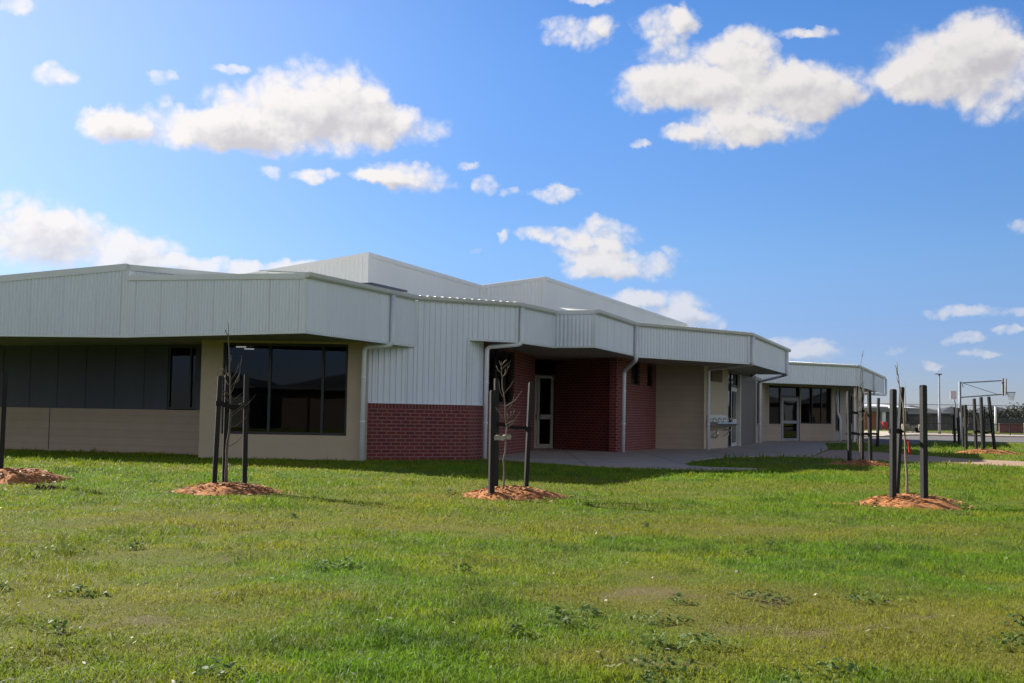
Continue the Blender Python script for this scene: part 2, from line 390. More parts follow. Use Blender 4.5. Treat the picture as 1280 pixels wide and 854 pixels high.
def framed(p,q,s0,s1,z0,z1,mulls=(),rails=(),fmat='frame_dark',fw=.05,depth=.07,recess=.05,name='window'):
    """frame bars + one pane set back in the wall opening; name > pane"""
    m=MB(); e=.002
    def vb(s): 
        a=along(p,q,s,-recess,z0+e); b=along(p,q,s,-recess,z1-e); ang=math.atan2(q[1]-p[1],q[0]-p[0])
        m.box(((a[0]),(a[1]),(z0+z1)/2),fw,depth,z1-z0-2*e,ang)
    def hb(z,sa,sb,hh=fw):
        a=along(p,q,(sa+sb)/2,-recess,z); ang=math.atan2(q[1]-p[1],q[0]-p[0]); m.box((a[0],a[1],z),sb-sa,depth-.006,hh,ang)
    vs=[s0+fw/2+e,*mulls,s1-fw/2-e]
    for s in vs: vb(s)
    for a,b in zip(vs[:-1],vs[1:]):
        for z in (z0+fw/2+e,*rails,z1-fw/2-e): hb(z,a+fw/2,b-fw/2)
    fo=part(m,name,fmat)
    g=MB(); a=along(p,q,s0+.01,-recess-.005,z0+.01); b=along(p,q,s1-.01,-recess-.005,z0+.01)
    g.face([a,b,(b[0],b[1],z1-.01),(a[0],a[1],z1-.01)]); part(g,'pane','glass',fo)
    return fo
def door(p,q,s0,s1,z0,z1,recess=.05,handle_left=True,fmat='alu',w=.10):
    """glazed aluminium leaf with a mid rail; door > pane, handle"""
    m=MB(); ang=math.atan2(q[1]-p[1],q[0]-p[0]); D=.06
    def bx(sa,sb,za,zb,dp=D):
        c=along(p,q,(sa+sb)/2,-recess,0); m.box((c[0],c[1],(za+zb)/2),sb-sa,dp,zb-za,ang)
    bx(s0,s0+w,z0,z1); bx(s1-w,s1,z0,z1)
    zm=z0+.40*(z1-z0)
    for za,zb in ((z0,z0+.14),(zm,zm+.15),(z1-w,z1)): bx(s0+w,s1-w,za,zb,D-.006)
    do=part(m,'door',fmat)
    g=MB(); a=along(p,q,s0+w*.5,-recess,0); b=along(p,q,s1-w*.5,-recess,0)
    g.face([(a[0],a[1],z0+.05),(b[0],b[1],z0+.05),(b[0],b[1],z1-.05),(a[0],a[1],z1-.05)]); part(g,'pane','glass',do)
    h=MB(); sh=(s0+w*.5) if handle_left else (s1-w*.5)
    c=along(p,q,sh,-recess+.05,0); h.box((c[0],c[1],z0+1.03),.03,.05,.22,ang)
    c2=along(p,q,sh+(.05 if handle_left else -.05),-recess+.085,0); h.box((c2[0],c2[1],z0+1.06),.13,.02,.025,ang); part(h,'handle','steel',do)
    return do

# plan of the eaves line (metres; x to the right, y away from the lawn)
AA=(-19.0,27.65); A1=(-8.62,26.62); A2=(-4.18,24.15); A3=(-2.33,28.60); A4=(.13,29.95); A5=(1.06,31.90); A6=(2.18,31.50)
A8=(3.62,35.55); A9=(7.72,39.0); AE=(11.03,47.90); AN=(9.9,48.35); AM=(11.25,57.05); AW=(17.5,60.6); AX=(23.7,76.3)
ZG=3.82; ZL=2.72; ZR=2.95; K=(-1.05,29.30)

# ---- fascia panels
def fascia(p,q,zb,zt,pitch=.085,amp=.021):
    m=MB(); corrugated(m,p,q,zb,zt,pitch,amp); return part(m,'fascia_panel','cladding')
fascia(AA,A1,ZL,lambda t:3.24+1.0*t)
fascia(A1,A2,ZL,lambda t:3.99-.17*t)
fascia(A2,A3,ZL,ZG)
m=MB(); corrugated(m,A3,K,1.335,ZG,.15,.012,'trap'); corrugated(m,K,A4,ZR,ZG,.15,.012,'trap'); part(m,'fascia_panel','cladding')
fascia(A4,A5,ZR,ZG); fascia(A5,A6,ZR,3.82,.11,.011); fascia(A6,A8,ZR,ZG); 
m=MB(); corrugated(m,A8,A9,ZR-.03,ZG,.13,.011,'trap'); part(m,'fascia_panel','cladding')
fascia(A9,AE,ZR,ZG); fascia(AE,AN,ZR,ZG); fascia(AN,AM,ZR,ZG); fascia(AM,AW,ZR-.05,ZG,.16,.012); fascia(AW,AX,ZR-.05,ZG)
# raking parapet behind the second fascia
n=outn(A1,A2)
pa=(A1[0]-.10-n.x*.09,A1[1]+.055-n.y*.09); pb=(A1[0]+(A2[0]-A1[0])*.62-n.x*.42,A1[1]+(A2[1]-A1[1])*.62-n.y*.42)
m=MB(); corrugated(m,pa,pb,3.4,lambda t:4.24-.34*t,.085,.009); part(m,'parapet_panel','cladding')
m=MB(); sweep(m,[pa,pb],[4.24,3.90],[(-.05,0),(.035,-.03),(.035,.10),(-.05,.10)]); part(m,'flashing','trim')
# ---- trims: bottom angle, barge flashings, corner flashings
m=MB()
BT=[(-.03,-.035),(.016,-.035),(.016,.02),(.010,.02),(.010,-.02),(-.03,-.02)]
sweep(m,[AA,A1,A2,A3],[ZL]*4,BT); part(m,'bottom_trim','trim'); m=MB(); sweep(m,[K,A4,A5,A6,A8],[ZR]*5,BT); part(m,'bottom_trim','trim'); m=MB(); sweep(m,[A8,A9],[ZR-.03]*2,BT); part(m,'bottom_trim','trim'); m=MB(); sweep(m,[A9,AE,AN],[ZR]*3,BT); part(m,'bottom_trim','trim'); m=MB(); sweep(m,[AM,AW,AX],[ZR-.05]*3,BT)
part(m,'bottom_trim','trim')
BF=[(-.12,.0),(.03,-.05),(.03,.10),(-.12,.10)]
m=MB(); sweep(m,[AA,A1],[3.24,4.24],BF); part(m,'flashing','trim')
m=MB(); sweep(m,[(A1[0]+.03,A1[1]-.02),A2],[4.0,3.83],[(-.12,.0),(.03,-.04),(.03,.075),(-.12,.075)]); part(m,'flashing','trim')
m=MB(); sweep(m,[A5,A6],[3.84,3.84],[(-.12,.0),(.03,-.04),(.03,.07),(-.12,.07)]); part(m,'flashing','trim')
def corner(p,pa,pb,z0,z1,w=.07,o=.014,mat='trim'):
    a=V2(p)+(V2(pa)-V2(p)).normalized()*w; b=V2(p)+(V2(pb)-V2(p)).normalized()*w
    m=MB(); pth=offset_path([tuple(a),p,tuple(b)],o); pin=offset_path([tuple(a),p,tuple(b)],-.004)
    for i in (0,1):
        m.face([(*pth[i],z0),(*pth[i+1],z0),(*pth[i+1],z1),(*pth[i],z1)])
    for i,j in ((0,0),(2,2)): m.face([(*pth[i],z0),(*pin[i],z0),(*pin[i],z1),(*pth[i],z1)])
    part(m,'corner_flashing',mat)
corner(A1,AA,A2,ZL,4.22,.09); corner(A2,A1,A3,ZL,3.80,.04); corner(A3,A2,A4,ZL,3.80,.05); corner(A4,A3,A5,ZR,3.80,.06)
corner(A6,A5,A8,ZR,3.80,.06); corner(A9,A8,AE,ZR,3.80,.09); corner(AW,AM,AX,ZR-.05,3.80,.14); corner(AE,A9,AN,ZR,3.80,.06); corner(AX,AW,(23.0,76.8),ZR-.05,3.8,.08)
corner((K[0]+.0,K[1]),A3,(-.72,30.3),1.34,ZR,.05)
# ---- gutters
GP=[(.0,.0),(.085,.0),(.115,.03),(.125,.105),(.105,.105),(.0,.095)]
for pts in ([A2,A3,A4,A5],[A6,A8,A9,AE],[AM,AW,AX]):
    p2=list(pts)
    a=V2(p2[0])-(V2(p2[1])-V2(p2[0])).normalized()*.06; b=V2(p2[-1])+(V2(p2[-1])-V2(p2[-2])).normalized()*.10
    p2[0]=tuple(a); p2[-1]=tuple(b)
    m=MB(); sweep(m,p2,[ZG-.005]*len(p2),GP); part(m,'gutter','gutter')
# ---- roof: ribbed sheets rising behind each gutter, flat deck below
def roof_strip(p,q,depth=2.2,pitch=.20,slope=.073):
    P,Q=V2(p),V2(q); L=(Q-P).length; d=(Q-P)/L; n=outn(p,q); m=MB(); prev=None; k=0
    prof=[(0,0),(.50,0),(.58,.024),(.86,.024),(.94,0)]
    s=0; pts=[]
    while k*pitch<L:
        pts+= [((k+f)*pitch,h) for f,h in prof if (k+f)*pitch<L]; k+=1
    pts.append((L,0))
    for s,h in pts:
        a=P+d*s+n*.05; b=P+d*s-n*depth
        A=(a.x,a.y,ZG+.090+h); Bb=(b.x,b.y,ZG+.090+h+(depth+.05)*slope)
        if prev:
            m.face([prev[0],A,Bb,prev[1]]); m.face([(A[0],A[1],ZG+.05),(prev[0][0],prev[0][1],ZG+.05),prev[0],A])
        prev=(A,Bb)
    part(m,'roof_sheet','roof')
roof_strip(A2,A3,1.2); roof_strip(A3,A4,1.6); roof_strip(A4,A5,.8); roof_strip(A6,A8,1.0); roof_strip(A8,A9,2.2); roof_strip(A9,AE,2.2); roof_strip(AM,AW,2.4); roof_strip(AW,AX,2.4)
m=MB(); deck=[AA,A1,A2,A3,A4,A5,A6,A8,A9,AE,AN,AM,AW,AX,(21.5,79.0),(6,76),(-6,62),(-19,50)]
deck=[(x,y,3.38) for x,y in offset_path(deck,-.03)]
import mathutils.geometry as mg
def polyfill(m,pts):
    tr=mg.tessellate_polygon([[Vector((p[0],p[1],0)) for p in pts]])
    for t in tr:
        q=[Vector(pts[i]) for i in t]
        if (q[1]-q[0]).cross(q[2]-q[0]).z<0: q=q[::-1]
        m.face(q)
polyfill(m,deck); part(m,'roof_deck','roof')
# ---- soffits
m=MB()
polyfill(m,[(x,y,ZL+.01) for x,y in offset_path([AA,A1,A2,A3],-.02)]+[(-3.1,28.5,ZL+.01),(-3.1,40,ZL+.01),(-19,40,ZL+.01)]); part(m,'soffit','soffit')
m=MB(); 
polyfill(m,[(x,y,ZR+.012) for x,y in offset_path([K,A4,A5,A6,A8,A9,AE,AN],-.02)]+[(9.9,57,ZR+.012),(11.2,57.1,ZR+.012)]+[(x,y,ZR+.012) for x,y in offset_path([AM,AW,AX],-.02)]+[(20,78,ZR+.012),(-2.6,46,ZR+.012),(-2.6,29.0,ZR+.012)]); part(m,'soffit','soffit')
# ---- upper storey walls set back behind the roofs
U=[(-14.4,40.5),(-4.31,35.43),(-1.18,43.98),(1.19,45.0),(9.73,66.6)]
for i,(za,zb,zc,sh) in enumerate(((4.66,5.80,.0,'a'),(5.80,5.80,0,'b'),(5.80,6.28,0,'a'),(6.28,6.28,0,'b'))):
    m=MB(); corrugated(m,U[i],U[i+1],3.4,lambda t,za=za,zb=zb:za+(zb-za)*t,.15 if sh=='a' else .076,.007 if sh=='a' else .003,'trap' if sh=='a' else 'sine')
    part(m,'upper_wall','upper')
m=MB(); sweep(m,U,[4.66,5.80,5.80,6.28,6.28],[(-.14,-.02),(.035,-.06),(.035,.07),(-.14,.07)]); part(m,'flashing','upper')
for p,pa,pb,z in ((U[1],U[0],U[2],5.78),(U[2],U[1],U[3],5.78),(U[3],U[2],U[4],6.26)): corner(p,pa,pb,3.4,z,.10,.018,'upper')
m=MB(); back=[(7.5,70),(-3,58),(-14,50)]
wp=[U[4],*back,U[0]]
for a,b,za,zb in zip(wp[:-1],wp[1:],(6.28,6.1,5.6,5.0),(6.1,5.6,5.0,4.66)):
    m.face([(*a,3.4),(*b,3.4),(*b,zb),(*a,za)])
part(m,'upper_wall','upper')
m=MB(); polyfill(m,[(x,y,z) for (x,y),z in zip(U+back,(4.5,5.55,5.55,6.0,6.0,5.8,5.3,4.8))]); part(m,'upper_roof','roof')
# ---- walls
W0a,W0b=(-19.0,34.1),(-7.62,29.55); W1a,W1b=(-7.18,27.75),(-3.37,27.60); W2a=(-3.34,28.05); KB=(-.72,30.30); P4=(.74,37.60)
D5a,D5b=(.25,38.95),(1.45,39.90); W6b=(3.28,37.40); W7b=(5.10,42.30); W8b=(6.75,42.0); W9a,W9b=(6.85,42.6),(8.20,45.40); W11=(11.0,54.0); W12a,W12b=(13.0,61.0),(17.45,65.1); W13=(22.6,77.0)
Lw=lambda p,q:(V2(q)-V2(p)).length
L0=Lw(W0a,W0b)
m=MB(); wall(m,W0a,W0b,0,1.10,proud=.05,th=.19); part(m,'wall','block')
a=along(W0a,W0b,L0*.619,.052,0); m=MB(); m.box((a[0],a[1],.57),.022,.006,1.05,math.atan2(W0b[1]-W0a[1],W0b[0]-W0a[0])); part(m,'control_joint','frame_dark')
ws0,ws1=L0-1.02,L0-.16
m=MB(); wall(m,W0a,W0b,1.102,ZL+.1,[(ws0,ws1,1.102,2.70)]); part(m,'wall','charcoal')
for k in range(14):
    s=L0-1.75-k*.92
    if s<.2: break
    a=along(W0a,W0b,s,.004,0); m=MB(); m.box((a[0],a[1],1.93),.022,.010,1.6,math.atan2(W0b[1]-W0a[1],W0b[0]-W0a[0])); part(m,'panel_batten','charcoal')
framed(W0a,W0b,ws0,ws1,1.12,2.70,[ws0+.66])
m=MB(); wall(m,W0b,(W1a[0]-.0,W1a[1]+.14),0,ZL+.1); part(m,'wall','block_smooth')
L1=Lw(W1a,W1b)
m=MB(); wo=[(.50,L1-.40,.57,2.68)]; wall(m,W1a,W1b,-.05,ZL+.1,wo,.26); part(m,'wall','block_smooth')
framed(W1a,W1b,.50,L1-.40,.57,2.68,[1.58,2.82],name='window',recess=.14,fw=.06,depth=.09)
m=MB(); wall(m,(W1b[0],W1b[1]+.01),W2a,-.05,ZL+.1); part(m,'wall','block_smooth')
# brick plinth and cladding of the middle bay
m=MB(); wall(m,W2a,K,-.05,1.33,proud=.02); wall(m,K,KB,-.05,1.33,proud=.02,s_off=2.4,th=.12); part(m,'plinth_wall','brick')
m=MB(); wall(m,W2a,K,1.232,1.332,proud=.026,th=.05); part(m,'soldier_course','brick_soldier')
m=MB(); wall(m,K,KB,1.232,1.332,proud=.026,th=.05); part(m,'soldier_course','brick_soldier')
m=MB(); corrugated(m,W2a,A3,1.335,ZL+.02,.15,.012,'trap'); part(m,'wall_cladding','cladding')
m=MB(); corrugated(m,K,KB,1.335,ZR+.02,.15,.012,'trap'); part(m,'wall_cladding','cladding')
m=MB(); sweep(m,[W2a,K,KB],[1.33]*3,[(-.05,.004),(.036,.004),(.034,.017),(-.05,.022)]); part(m,'flashing','trim')
# entry recess
L4=Lw(KB,P4)
m=MB(); wall(m,KB,P4,0,ZR+.1,[(.74,4.15,1.42,2.90)],.24); part(m,'wall','brick')
framed(KB,P4,.74,4.15,1.42,2.90,[1.9,3.0],recess=.08)
m=MB(); wall(m,P4,(.62,38.95),0,ZR+.1,th=.2,s_off=7.4); part(m,'wall','brick')
L5=Lw(D5a,D5b)
framed(D5a,D5b,0,L5,2.47,2.95,[L5*.52],fmat='frame_dark')
for sa,sb,hl in ((.03,L5*.52-.01,False),(L5*.52+.01,L5-.04,True)): door(D5a,D5b,sa,sb,.04,2.44,handle_left=hl)
m=MB(); wall(m,D5b,W6b,0,ZR+.1,th=.22); part(m,'wall','brick')
so=[(.10,.60,2.16,2.94),(1.80,2.92,2.16,2.94),(3.94,4.76,2.16,2.94)]
m=MB(); wall(m,W6b,W7b,0,ZR+.1,so,.22,s_off=3.1); part(m,'wall','brick')
for a,b,c,d_ in so: framed(W6b,W7b,a,b,c,d_,recess=.09)
m=MB(); wall(m,W7b,W8b,0,ZR+.1); part(m,'wall','block')
m=MB(); wall(m,(W8b[0],W8b[1]+.01),W9a,0,ZR+.1); part(m,'wall','block')
m=MB(); wall(m,W9a,W9b,0,ZR+.1); part(m,'wall','block_smooth')
# wall grille beside the trough
m=MB(); ang=math.atan2(W9b[1]-W9a[1],W9b[0]-W9a[0])
c=along(W9a,W9b,1.45,.03,2.68); m.box(c,1.35,.05,.44,ang)
for k in range(6):
    c=along(W9a,W9b,1.45,.065,2.50+k*.07); m.box(c,1.28,.02,.03,ang)
part(m,'wall_grille','brown_vent')
L10=Lw(W9b,W11)
m=MB(); wall(m,W9b,W11,0,ZR+.1,[(.12,3.35,.0,2.93)],.16,s_off=1); part(m,'wall','brown')
framed(W9b,W11,.12,1.20,.03,2.93,recess=.07); door(W9b,W11,1.22,3.0,.04,2.35,recess=.07,fmat='alu',w=.16)
framed(W9b,W11,1.22,3.30,2.38,2.93,recess=.07)
c=along(W9b,W11,3.15,.02,0); m=MB(); m.box((c[0],c[1],1.45),.2,.12,2.9,math.atan2(W11[1]-W9b[1],W11[0]-W9b[0])); part(m,'door_post','alu')
L11=Lw(W11,W12a)
m=MB(); wall(m,W11,W12a,0,ZR+.1,[(.75,2.9,.88,2.93)]); part(m,'wall','block')
framed(W11,W12a,.75,2.9,.88,2.93,recess=.06)
L12=Lw(W12a,W12b)
o12=[(.18,1.20,.88,2.86),(1.24,2.92,.0,2.86),(3.0,L12-.15,.92,2.86)]
m=MB(); wall(m,W12a,W12b,0,ZR+.1,o12); part(m,'wall','block')
framed(W12a,W12b,*o12[0],recess=.06); framed(W12a,W12b,3.0,L12-.15,.92,2.86,[4.1,5.0],recess=.06)
door(W12a,W12b,1.30,2.86,.02,2.28,handle_left=False,fmat='galv',w=.17); framed(W12a,W12b,1.24,2.92,2.30,2.86,recess=.06)
L13=Lw(W12b,W13)
m=MB(); wall(m,W12b,W13,0,ZR+.1,[(.9,2.6,.5,2.8),(5,8,.9,2.8)]); part(m,'wall','block')
framed(W12b,W13,.9,2.6,.5,2.8,recess=.06); framed(W12b,W13,5,8,.9,2.8,[6.5],recess=.06)
# back walls, floor and dim partitions inside
m=MB()
bp=[W13,(6,75.5),(-6,61.5),(-18.9,49.6),W0a]
for a,b in zip(bp[:-1],bp[1:]): wall(m,b,a,0,3.37,th=.14)
part(m,'wall','block')
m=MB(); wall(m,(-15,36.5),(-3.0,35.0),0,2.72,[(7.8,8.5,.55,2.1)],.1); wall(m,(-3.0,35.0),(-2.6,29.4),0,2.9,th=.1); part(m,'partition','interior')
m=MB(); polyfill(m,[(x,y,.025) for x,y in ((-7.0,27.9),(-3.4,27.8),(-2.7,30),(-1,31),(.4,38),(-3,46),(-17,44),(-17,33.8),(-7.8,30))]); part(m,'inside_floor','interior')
for yy in (29.3,30.2):
    m=MB(); m.box((-6.62,yy,2.665),.24,.04,.03,.05); part(m,'ceiling_lamp','lamp')
# ---- downpipes
def pipe(pts,r=.05):
    P=[Vector(p) for p in pts]; out=[P[0]]
    for i in range(1,len(P)-1):                       # rounded elbows
        a=(P[i-1]-P[i]).normalized(); b=(P[i+1]-P[i]).normalized(); k=.11
        p0,p2=P[i]+a*k,P[i]+b*k
        for t in (0,.25,.5,.75,1): out.append(p0*(1-t)**2+P[i]*2*t*(1-t)+p2*t*t)
    out.append(P[-1]); m=MB(); m.tube(out,r,10)
    for z in (.9,1.9):                                # wall straps
        a,b=P[-2],P[-1]
        if a.z>z>b.z:
            c=a.lerp(b,(a.z-z)/(a.z-b.z)); m.tube([c+Vector((0,0,-.02)),c+Vector((0,0,.02))],r+.008,10)
    return part(m,'downpipe','pipe',None,True)
def onl(p,q,t,o): 
    n=outn(p,q); return (p[0]+(q[0]-p[0])*t+n.x*o, p[1]+(q[1]-p[1])*t+n.y*o)
a=onl(A2,A3,.735,.085); pipe([(*a,3.80),(*a,2.66),(-3.38,27.42,2.60),(-3.38,27.45,.0)],.055)
a=onl(A4,A5,.03,.09); pipe([(*a,3.80),(*a,2.88),(-.62,30.02,2.80),(-.64,30.05,.0)],.055)
a=onl(A6,A8,.975,.10); pipe([(*a,3.80),(*a,2.80),(3.44,36.6,2.52),(3.46,36.95,.02)],.06)
a=onl(A9,AE,.02,.10); pipe([(*a,3.80),(*a,2.90),(6.86,41.75,2.82),(6.86,41.78,.02)],.06)
a=onl(A9,AE,.90,.10); pipe([(*a,3.80),(*a,2.88),(11.13,53.7,2.80),(11.13,53.75,.02)],.06)
a=onl(AW,AX,.08,.12); pipe([(*a,3.80),(*a,2.5)],.06)
a=onl(AW,AX,.48,.12); pipe([(*a,3.80),(*a,2.6)],.06)
a=onl(AW,AX,.985,.14); b=onl(AW,AX,.62,-.8); pipe([(*a,3.80),(*a,2.78),(*b,2.72),(*b,.02)],.07)
pipe([(17.4,64.0,2.9),(17.4,64.0,1.55),(17.6,64.2,1.2),(17.6,64.2,.02)],.06)
for c in ((18.1,63.4),(18.9,65.2),(19.6,67.0)):
    m=MB(); m.box((c[0],c[1],1.45),.14,.14,2.9,.4); part(m,'verandah_post','alu')
# ---- drinking trough on the tan wall, solar panel on the roof edge
T0=along(W9a,W9b,1.55,.0,0)
tr=empty('drinking_trough',T0,'stainless steel drinking trough with bubbler taps on the tan wall under the verandah','trough')
def tp(mb,name,mat,parent=tr,smooth=False): return mb.build(name,M[mat],parent,T0,smooth)
m=MB(); prof=[(0,.26),(.02,.36),(.40,.36),(.42,.34),(.42,.31),(.34,.22),(.26,.19),(.06,.19),(0,.22)]
A,Bq=(along(W9a,W9b,.25),along(W9a,W9b,2.95)); sweep(m,[A[:2],Bq[:2]],[.62]*2,prof); tp(m,'basin','steel')
m=MB(); sweep(m,[A[:2],Bq[:2]],[.62]*2,[(0,.361),(.025,.361),(.025,.62),(0,.62)]); tp(m,'splashback','steel')
for k in range(4):
    m=MB(); c=along(W9a,W9b,.6+k*.66,.16); m.tube([(c[0],c[1],.97),(c[0],c[1],1.10)],.025,8)
    c2=along(W9a,W9b,.6+k*.66,.27); m.tube([(c[0],c[1],1.09),((c[0]+c2[0])/2,(c[1]+c2[1])/2,1.14),(c2[0],c2[1],1.07)],.02,8); tp(m,'tap','steel',tr,True)
for k in (.7,2.4):
    m=MB(); c=along(W9a,W9b,k,.03); c2=along(W9a,W9b,k,.30); m.bar((c[0],c[1],.70),(c2[0],c2[1],.70),.04,.05); m.bar((c[0],c[1],.45),(c2[0],c2[1],.69),.03,.03); tp(m,'bracket','steel')
m=MB(); c=along(W9a,W9b,1.0,.2); c2=along(W9a,W9b,1.0,.03); m.tube([(c[0],c[1],.72),(c[0],c[1],.50),((c[0]+c2[0])/2,(c[1]+c2[1])/2,.42),(c2[0],c2[1],.45)],.035,8); tp(m,'waste_pipe','steel',tr,True)
sp=MB(); pp=onl(A2,A3,.66,-.22); qq=onl(A2,A3,1.02,-.22); n=outn(A2,A3)
c=((pp[0]+qq[0])/2-n.x*.45,(pp[1]+qq[1])/2-n.y*.45,4.04); ang=math.atan2(qq[1]-pp[1],qq[0]-pp[0]); sp.box(c,1.75,.8,.06,ang)
for s in (-.7,.7):
    sp.box((c[0]+math.cos(ang)*s+n.x*.3,c[1]+math.sin(ang)*s+n.y*.3,3.97),.04,.04,.08,ang)
so_=sp.build('solar_panel',M['solar'],None,(c[0],c[1],3.9)); tag(so_,'thin dark panel lying on the roof edge above the tan window bay','panel')
# ------------------------------------------------------------------ ground
def inpoly(x,y,poly):
    x=np.asarray(x);y=np.asarray(y);c=np.zeros(x.shape,bool);n=len(poly)
    for i in range(n):
        x1,y1=poly[i];x2,y2=poly[(i+1)%n]
        if y1==y2: continue
        k=((y1>y)!=(y2>y)) & (x<(x2-x1)*(y-y1)/(y2-y1)+x1); c^=k
    return c
gx=np.concatenate([[-3000,-900,-300,-120,-60],np.arange(-30,-8,.5),np.arange(-8,8,.125),np.arange(8,30.01,.5),[45,60,120,300,900,3000]]); gy=np.concatenate([[-3000,-600,-120,-40,-10],np.arange(0,3,.5),np.arange(3,17,.125),np.arange(17,34.01,.5),[45,60,90,140,220,400,900,3000]])
XX,YY=np.meshgrid(gx,gy); ZZ=ground_z(XX,YY); ZZ[(np.abs(XX)>40)|(YY<-5)|(YY>40)]=0
vv=np.stack([XX,YY,ZZ],-1).reshape(-1,3); nx=len(gx); ff=[]
for j in range(len(gy)-1):
    for i in range(nx-1): a=j*nx+i; ff.append((a,a+1,a+nx+1,a+nx))
me=bpy.data.meshes.new('lawn'); me.from_pydata(vv.tolist(),[],ff); me.materials.append(M['ground'])
tc_,tb_=lawn_colour(vv[:,0],vv[:,1],np.full(len(vv),.35)); tc_=tc_*.85; soil=np.array((.215,.165,.085)); tb_=np.clip(tb_*.85+.12,0,1)[:,None]
farv=(vv[:,1]>300)|(np.abs(vv[:,0])>300); tc_=tc_*(1-tb_)+soil*tb_; tc_[farv]=(.12,.17,.03)
ca=me.color_attributes.new('tone','FLOAT_COLOR','POINT'); ca.data.foreach_set('color',np.concatenate([tc_,np.ones((len(vv),1))],1).astype(np.float32).reshape(-1))
for p in me.polygons: p.use_smooth=True
g=bpy.data.objects.new('lawn',me); COL.objects.link(g); tag(g,'green lawn with dry worn patches around the school','lawn',kind='structure')

def smoothline(pts,k=3):
    """Chaikin rounding of a closed outline"""
    for _ in range(k):
        o=[]
        for i,p in enumerate(pts):
            q=pts[(i+1)%len(pts)]; o+= [(p[0]*.75+q[0]*.25,p[1]*.75+q[1]*.25),(p[0]*.25+q[0]*.75,p[1]*.25+q[1]*.75)]
        pts=o
    return pts
SLAB=[(-.65,30.2),(-.2,29.4),(.7,28.0),(1.8,26.6),(2.7,25.9),(3.9,25.6),(5.0,25.8),(5.6,26.3),(5.3,26.6),(4.5,26.8),(4.1,27.5),(4.15,28.8),(4.6,30.6),(5.4,32.7),(6.4,34.6),(7.6,35.7),(8.6,36.2),(9.4,37.4),(12.4,47.0),(15.4,59.0),(19,63),(19,66),(12,60),(8,47),(6,43),(1.5,41),(-.2,40),(-.8,31)]
PATH=[(8.62,35.9),(9.3,34.4),(10.3,33.2),(12.1,32.6),(13.2,30.8),(16.0,28.6),(22,24.6),(40,14),(42,17),(24,27.0),(17,32.2),(13.9,36.3),(13.2,41.5),(12.6,45.0),(11.8,44.6),(9.45,37.3)]
def sheet(name,poly,z,th,mat,label,cat,hole=None):
    m=MB()
    rings=[[Vector((p[0],p[1],0)) for p in poly]]
    if hole: rings.append([Vector((p[0],p[1],0)) for p in hole])
    flat=[p for r in rings for p in r]
    for t in mg.tessellate_polygon(rings):
        q=[Vector((flat[i].x,flat[i].y,z)) for i in t]
        if (q[1]-q[0]).cross(q[2]-q[0]).z<0: q=q[::-1]
        m.face(q)
    for r in rings:
        for i,p in enumerate(r):
            q=r[(i+1)%len(r)]; m.face([(p.x,p.y,z-th),(q.x,q.y,z-th),(q.x,q.y,z),(p.x,p.y,z)])
    return tag(m.build(name,M[mat]),label,cat,kind='structure')
sheet('concrete_paving',SLAB,.03,.12,'slab','grey concrete paving under the verandah with a curved front edge','paving')
sheet('path',PATH,.016,.08,'path','tan gravel path leading from the paving across the lawn','path')
ROAD=[(17.6,57.5),(20.5,60),(24.2,71.5),(60,69),(140,66),(140,92),(60,96.5),(33.5,98.5),(29.5,92),(26.0,83.5),(20,83.5)]
sheet('road',ROAD,.012,.06,'asphalt','grey asphalt car park and driveway beyond the lawn','road')
FOOT=[(20,83.8),(25.9,83.8),(29.3,92.3),(33.3,98.9),(60,97),(140,92.6),(140,101),(70,107),(46,112),(41,124),(32,128),(20,128)]
sheet('pavement',FOOT,.11,.2,'pale_slab','pale tan footpath with kerb beyond the asphalt','pavement')

# ------------------------------------------------------------------ staked saplings
MOUNDS=[]
def mound(x,y,rx,ry,h,label,seed):
    r=random.Random(seed); m=MB(); NR,NS=9,40; ph=[r.uniform(0,6.28) for _ in range(5)]
    def P(i,k):
        a=2*math.pi*k/NS; t=i/NR; e=1+.12*math.sin(2*a+ph[0])+.09*math.sin(3*a+ph[1])+.06*math.sin(7*a+ph[2])+.04*math.sin(13*a+ph[3])
        X=x+math.cos(a)*rx*t*e; Y=y+math.sin(a)*ry*t*e
        z=h*(1-t**2.2)*(1+.25*math.sin(5*X*2+ph[3])*math.cos(4*Y*2+ph[4])) -.012*t
        return (X,Y,gz(X,Y)+z+.004)
    c=(x,y,gz(x,y)+h)
    for i in range(NR):
        for k in range(NS):
            if i==0: m.face([c,P(1,k),P(1,k+1)])
            else: m.face([P(i,k),P(i+1,k),P(i+1,k+1),P(i,k+1)])
    ob=m.build('mulch_mound',M['mulch'],None,(x,y,gz(x,y)),True); tag(ob,label,'mulch mound','orange mulch mounds round the saplings')
    ch=MB(); nchip=int(1100*min(1,rx))
    for _ in range(nchip):
        a=r.uniform(0,6.28); t=min(1.45,abs(r.gauss(.62,.36))); X=x+math.cos(a)*rx*t; Y=y+math.sin(a)*ry*t
        z=gz(X,Y)+h*(1-min(1,t)**2.2)+r.uniform(.004,.022); L=r.uniform(.018,.06); w=r.uniform(.006,.016); b=r.uniform(0,6.28); tl=r.uniform(-.5,.5)
        d=Vector((math.cos(b),math.sin(b),tl*.5))*L/2; s=Vector((-math.sin(b),math.cos(b),r.uniform(-.6,.6)))*w
        p=Vector((X,Y,z)); ch.face([p-d-s,p+d-s,p+d+s,p-d+s])
    tag(ch.build('bark_chips',M['chip'],ob,ob.location),kind='stuff')
    MOUNDS.append((x,y,rx,ry))
STAKES='black stakes round the saplings'
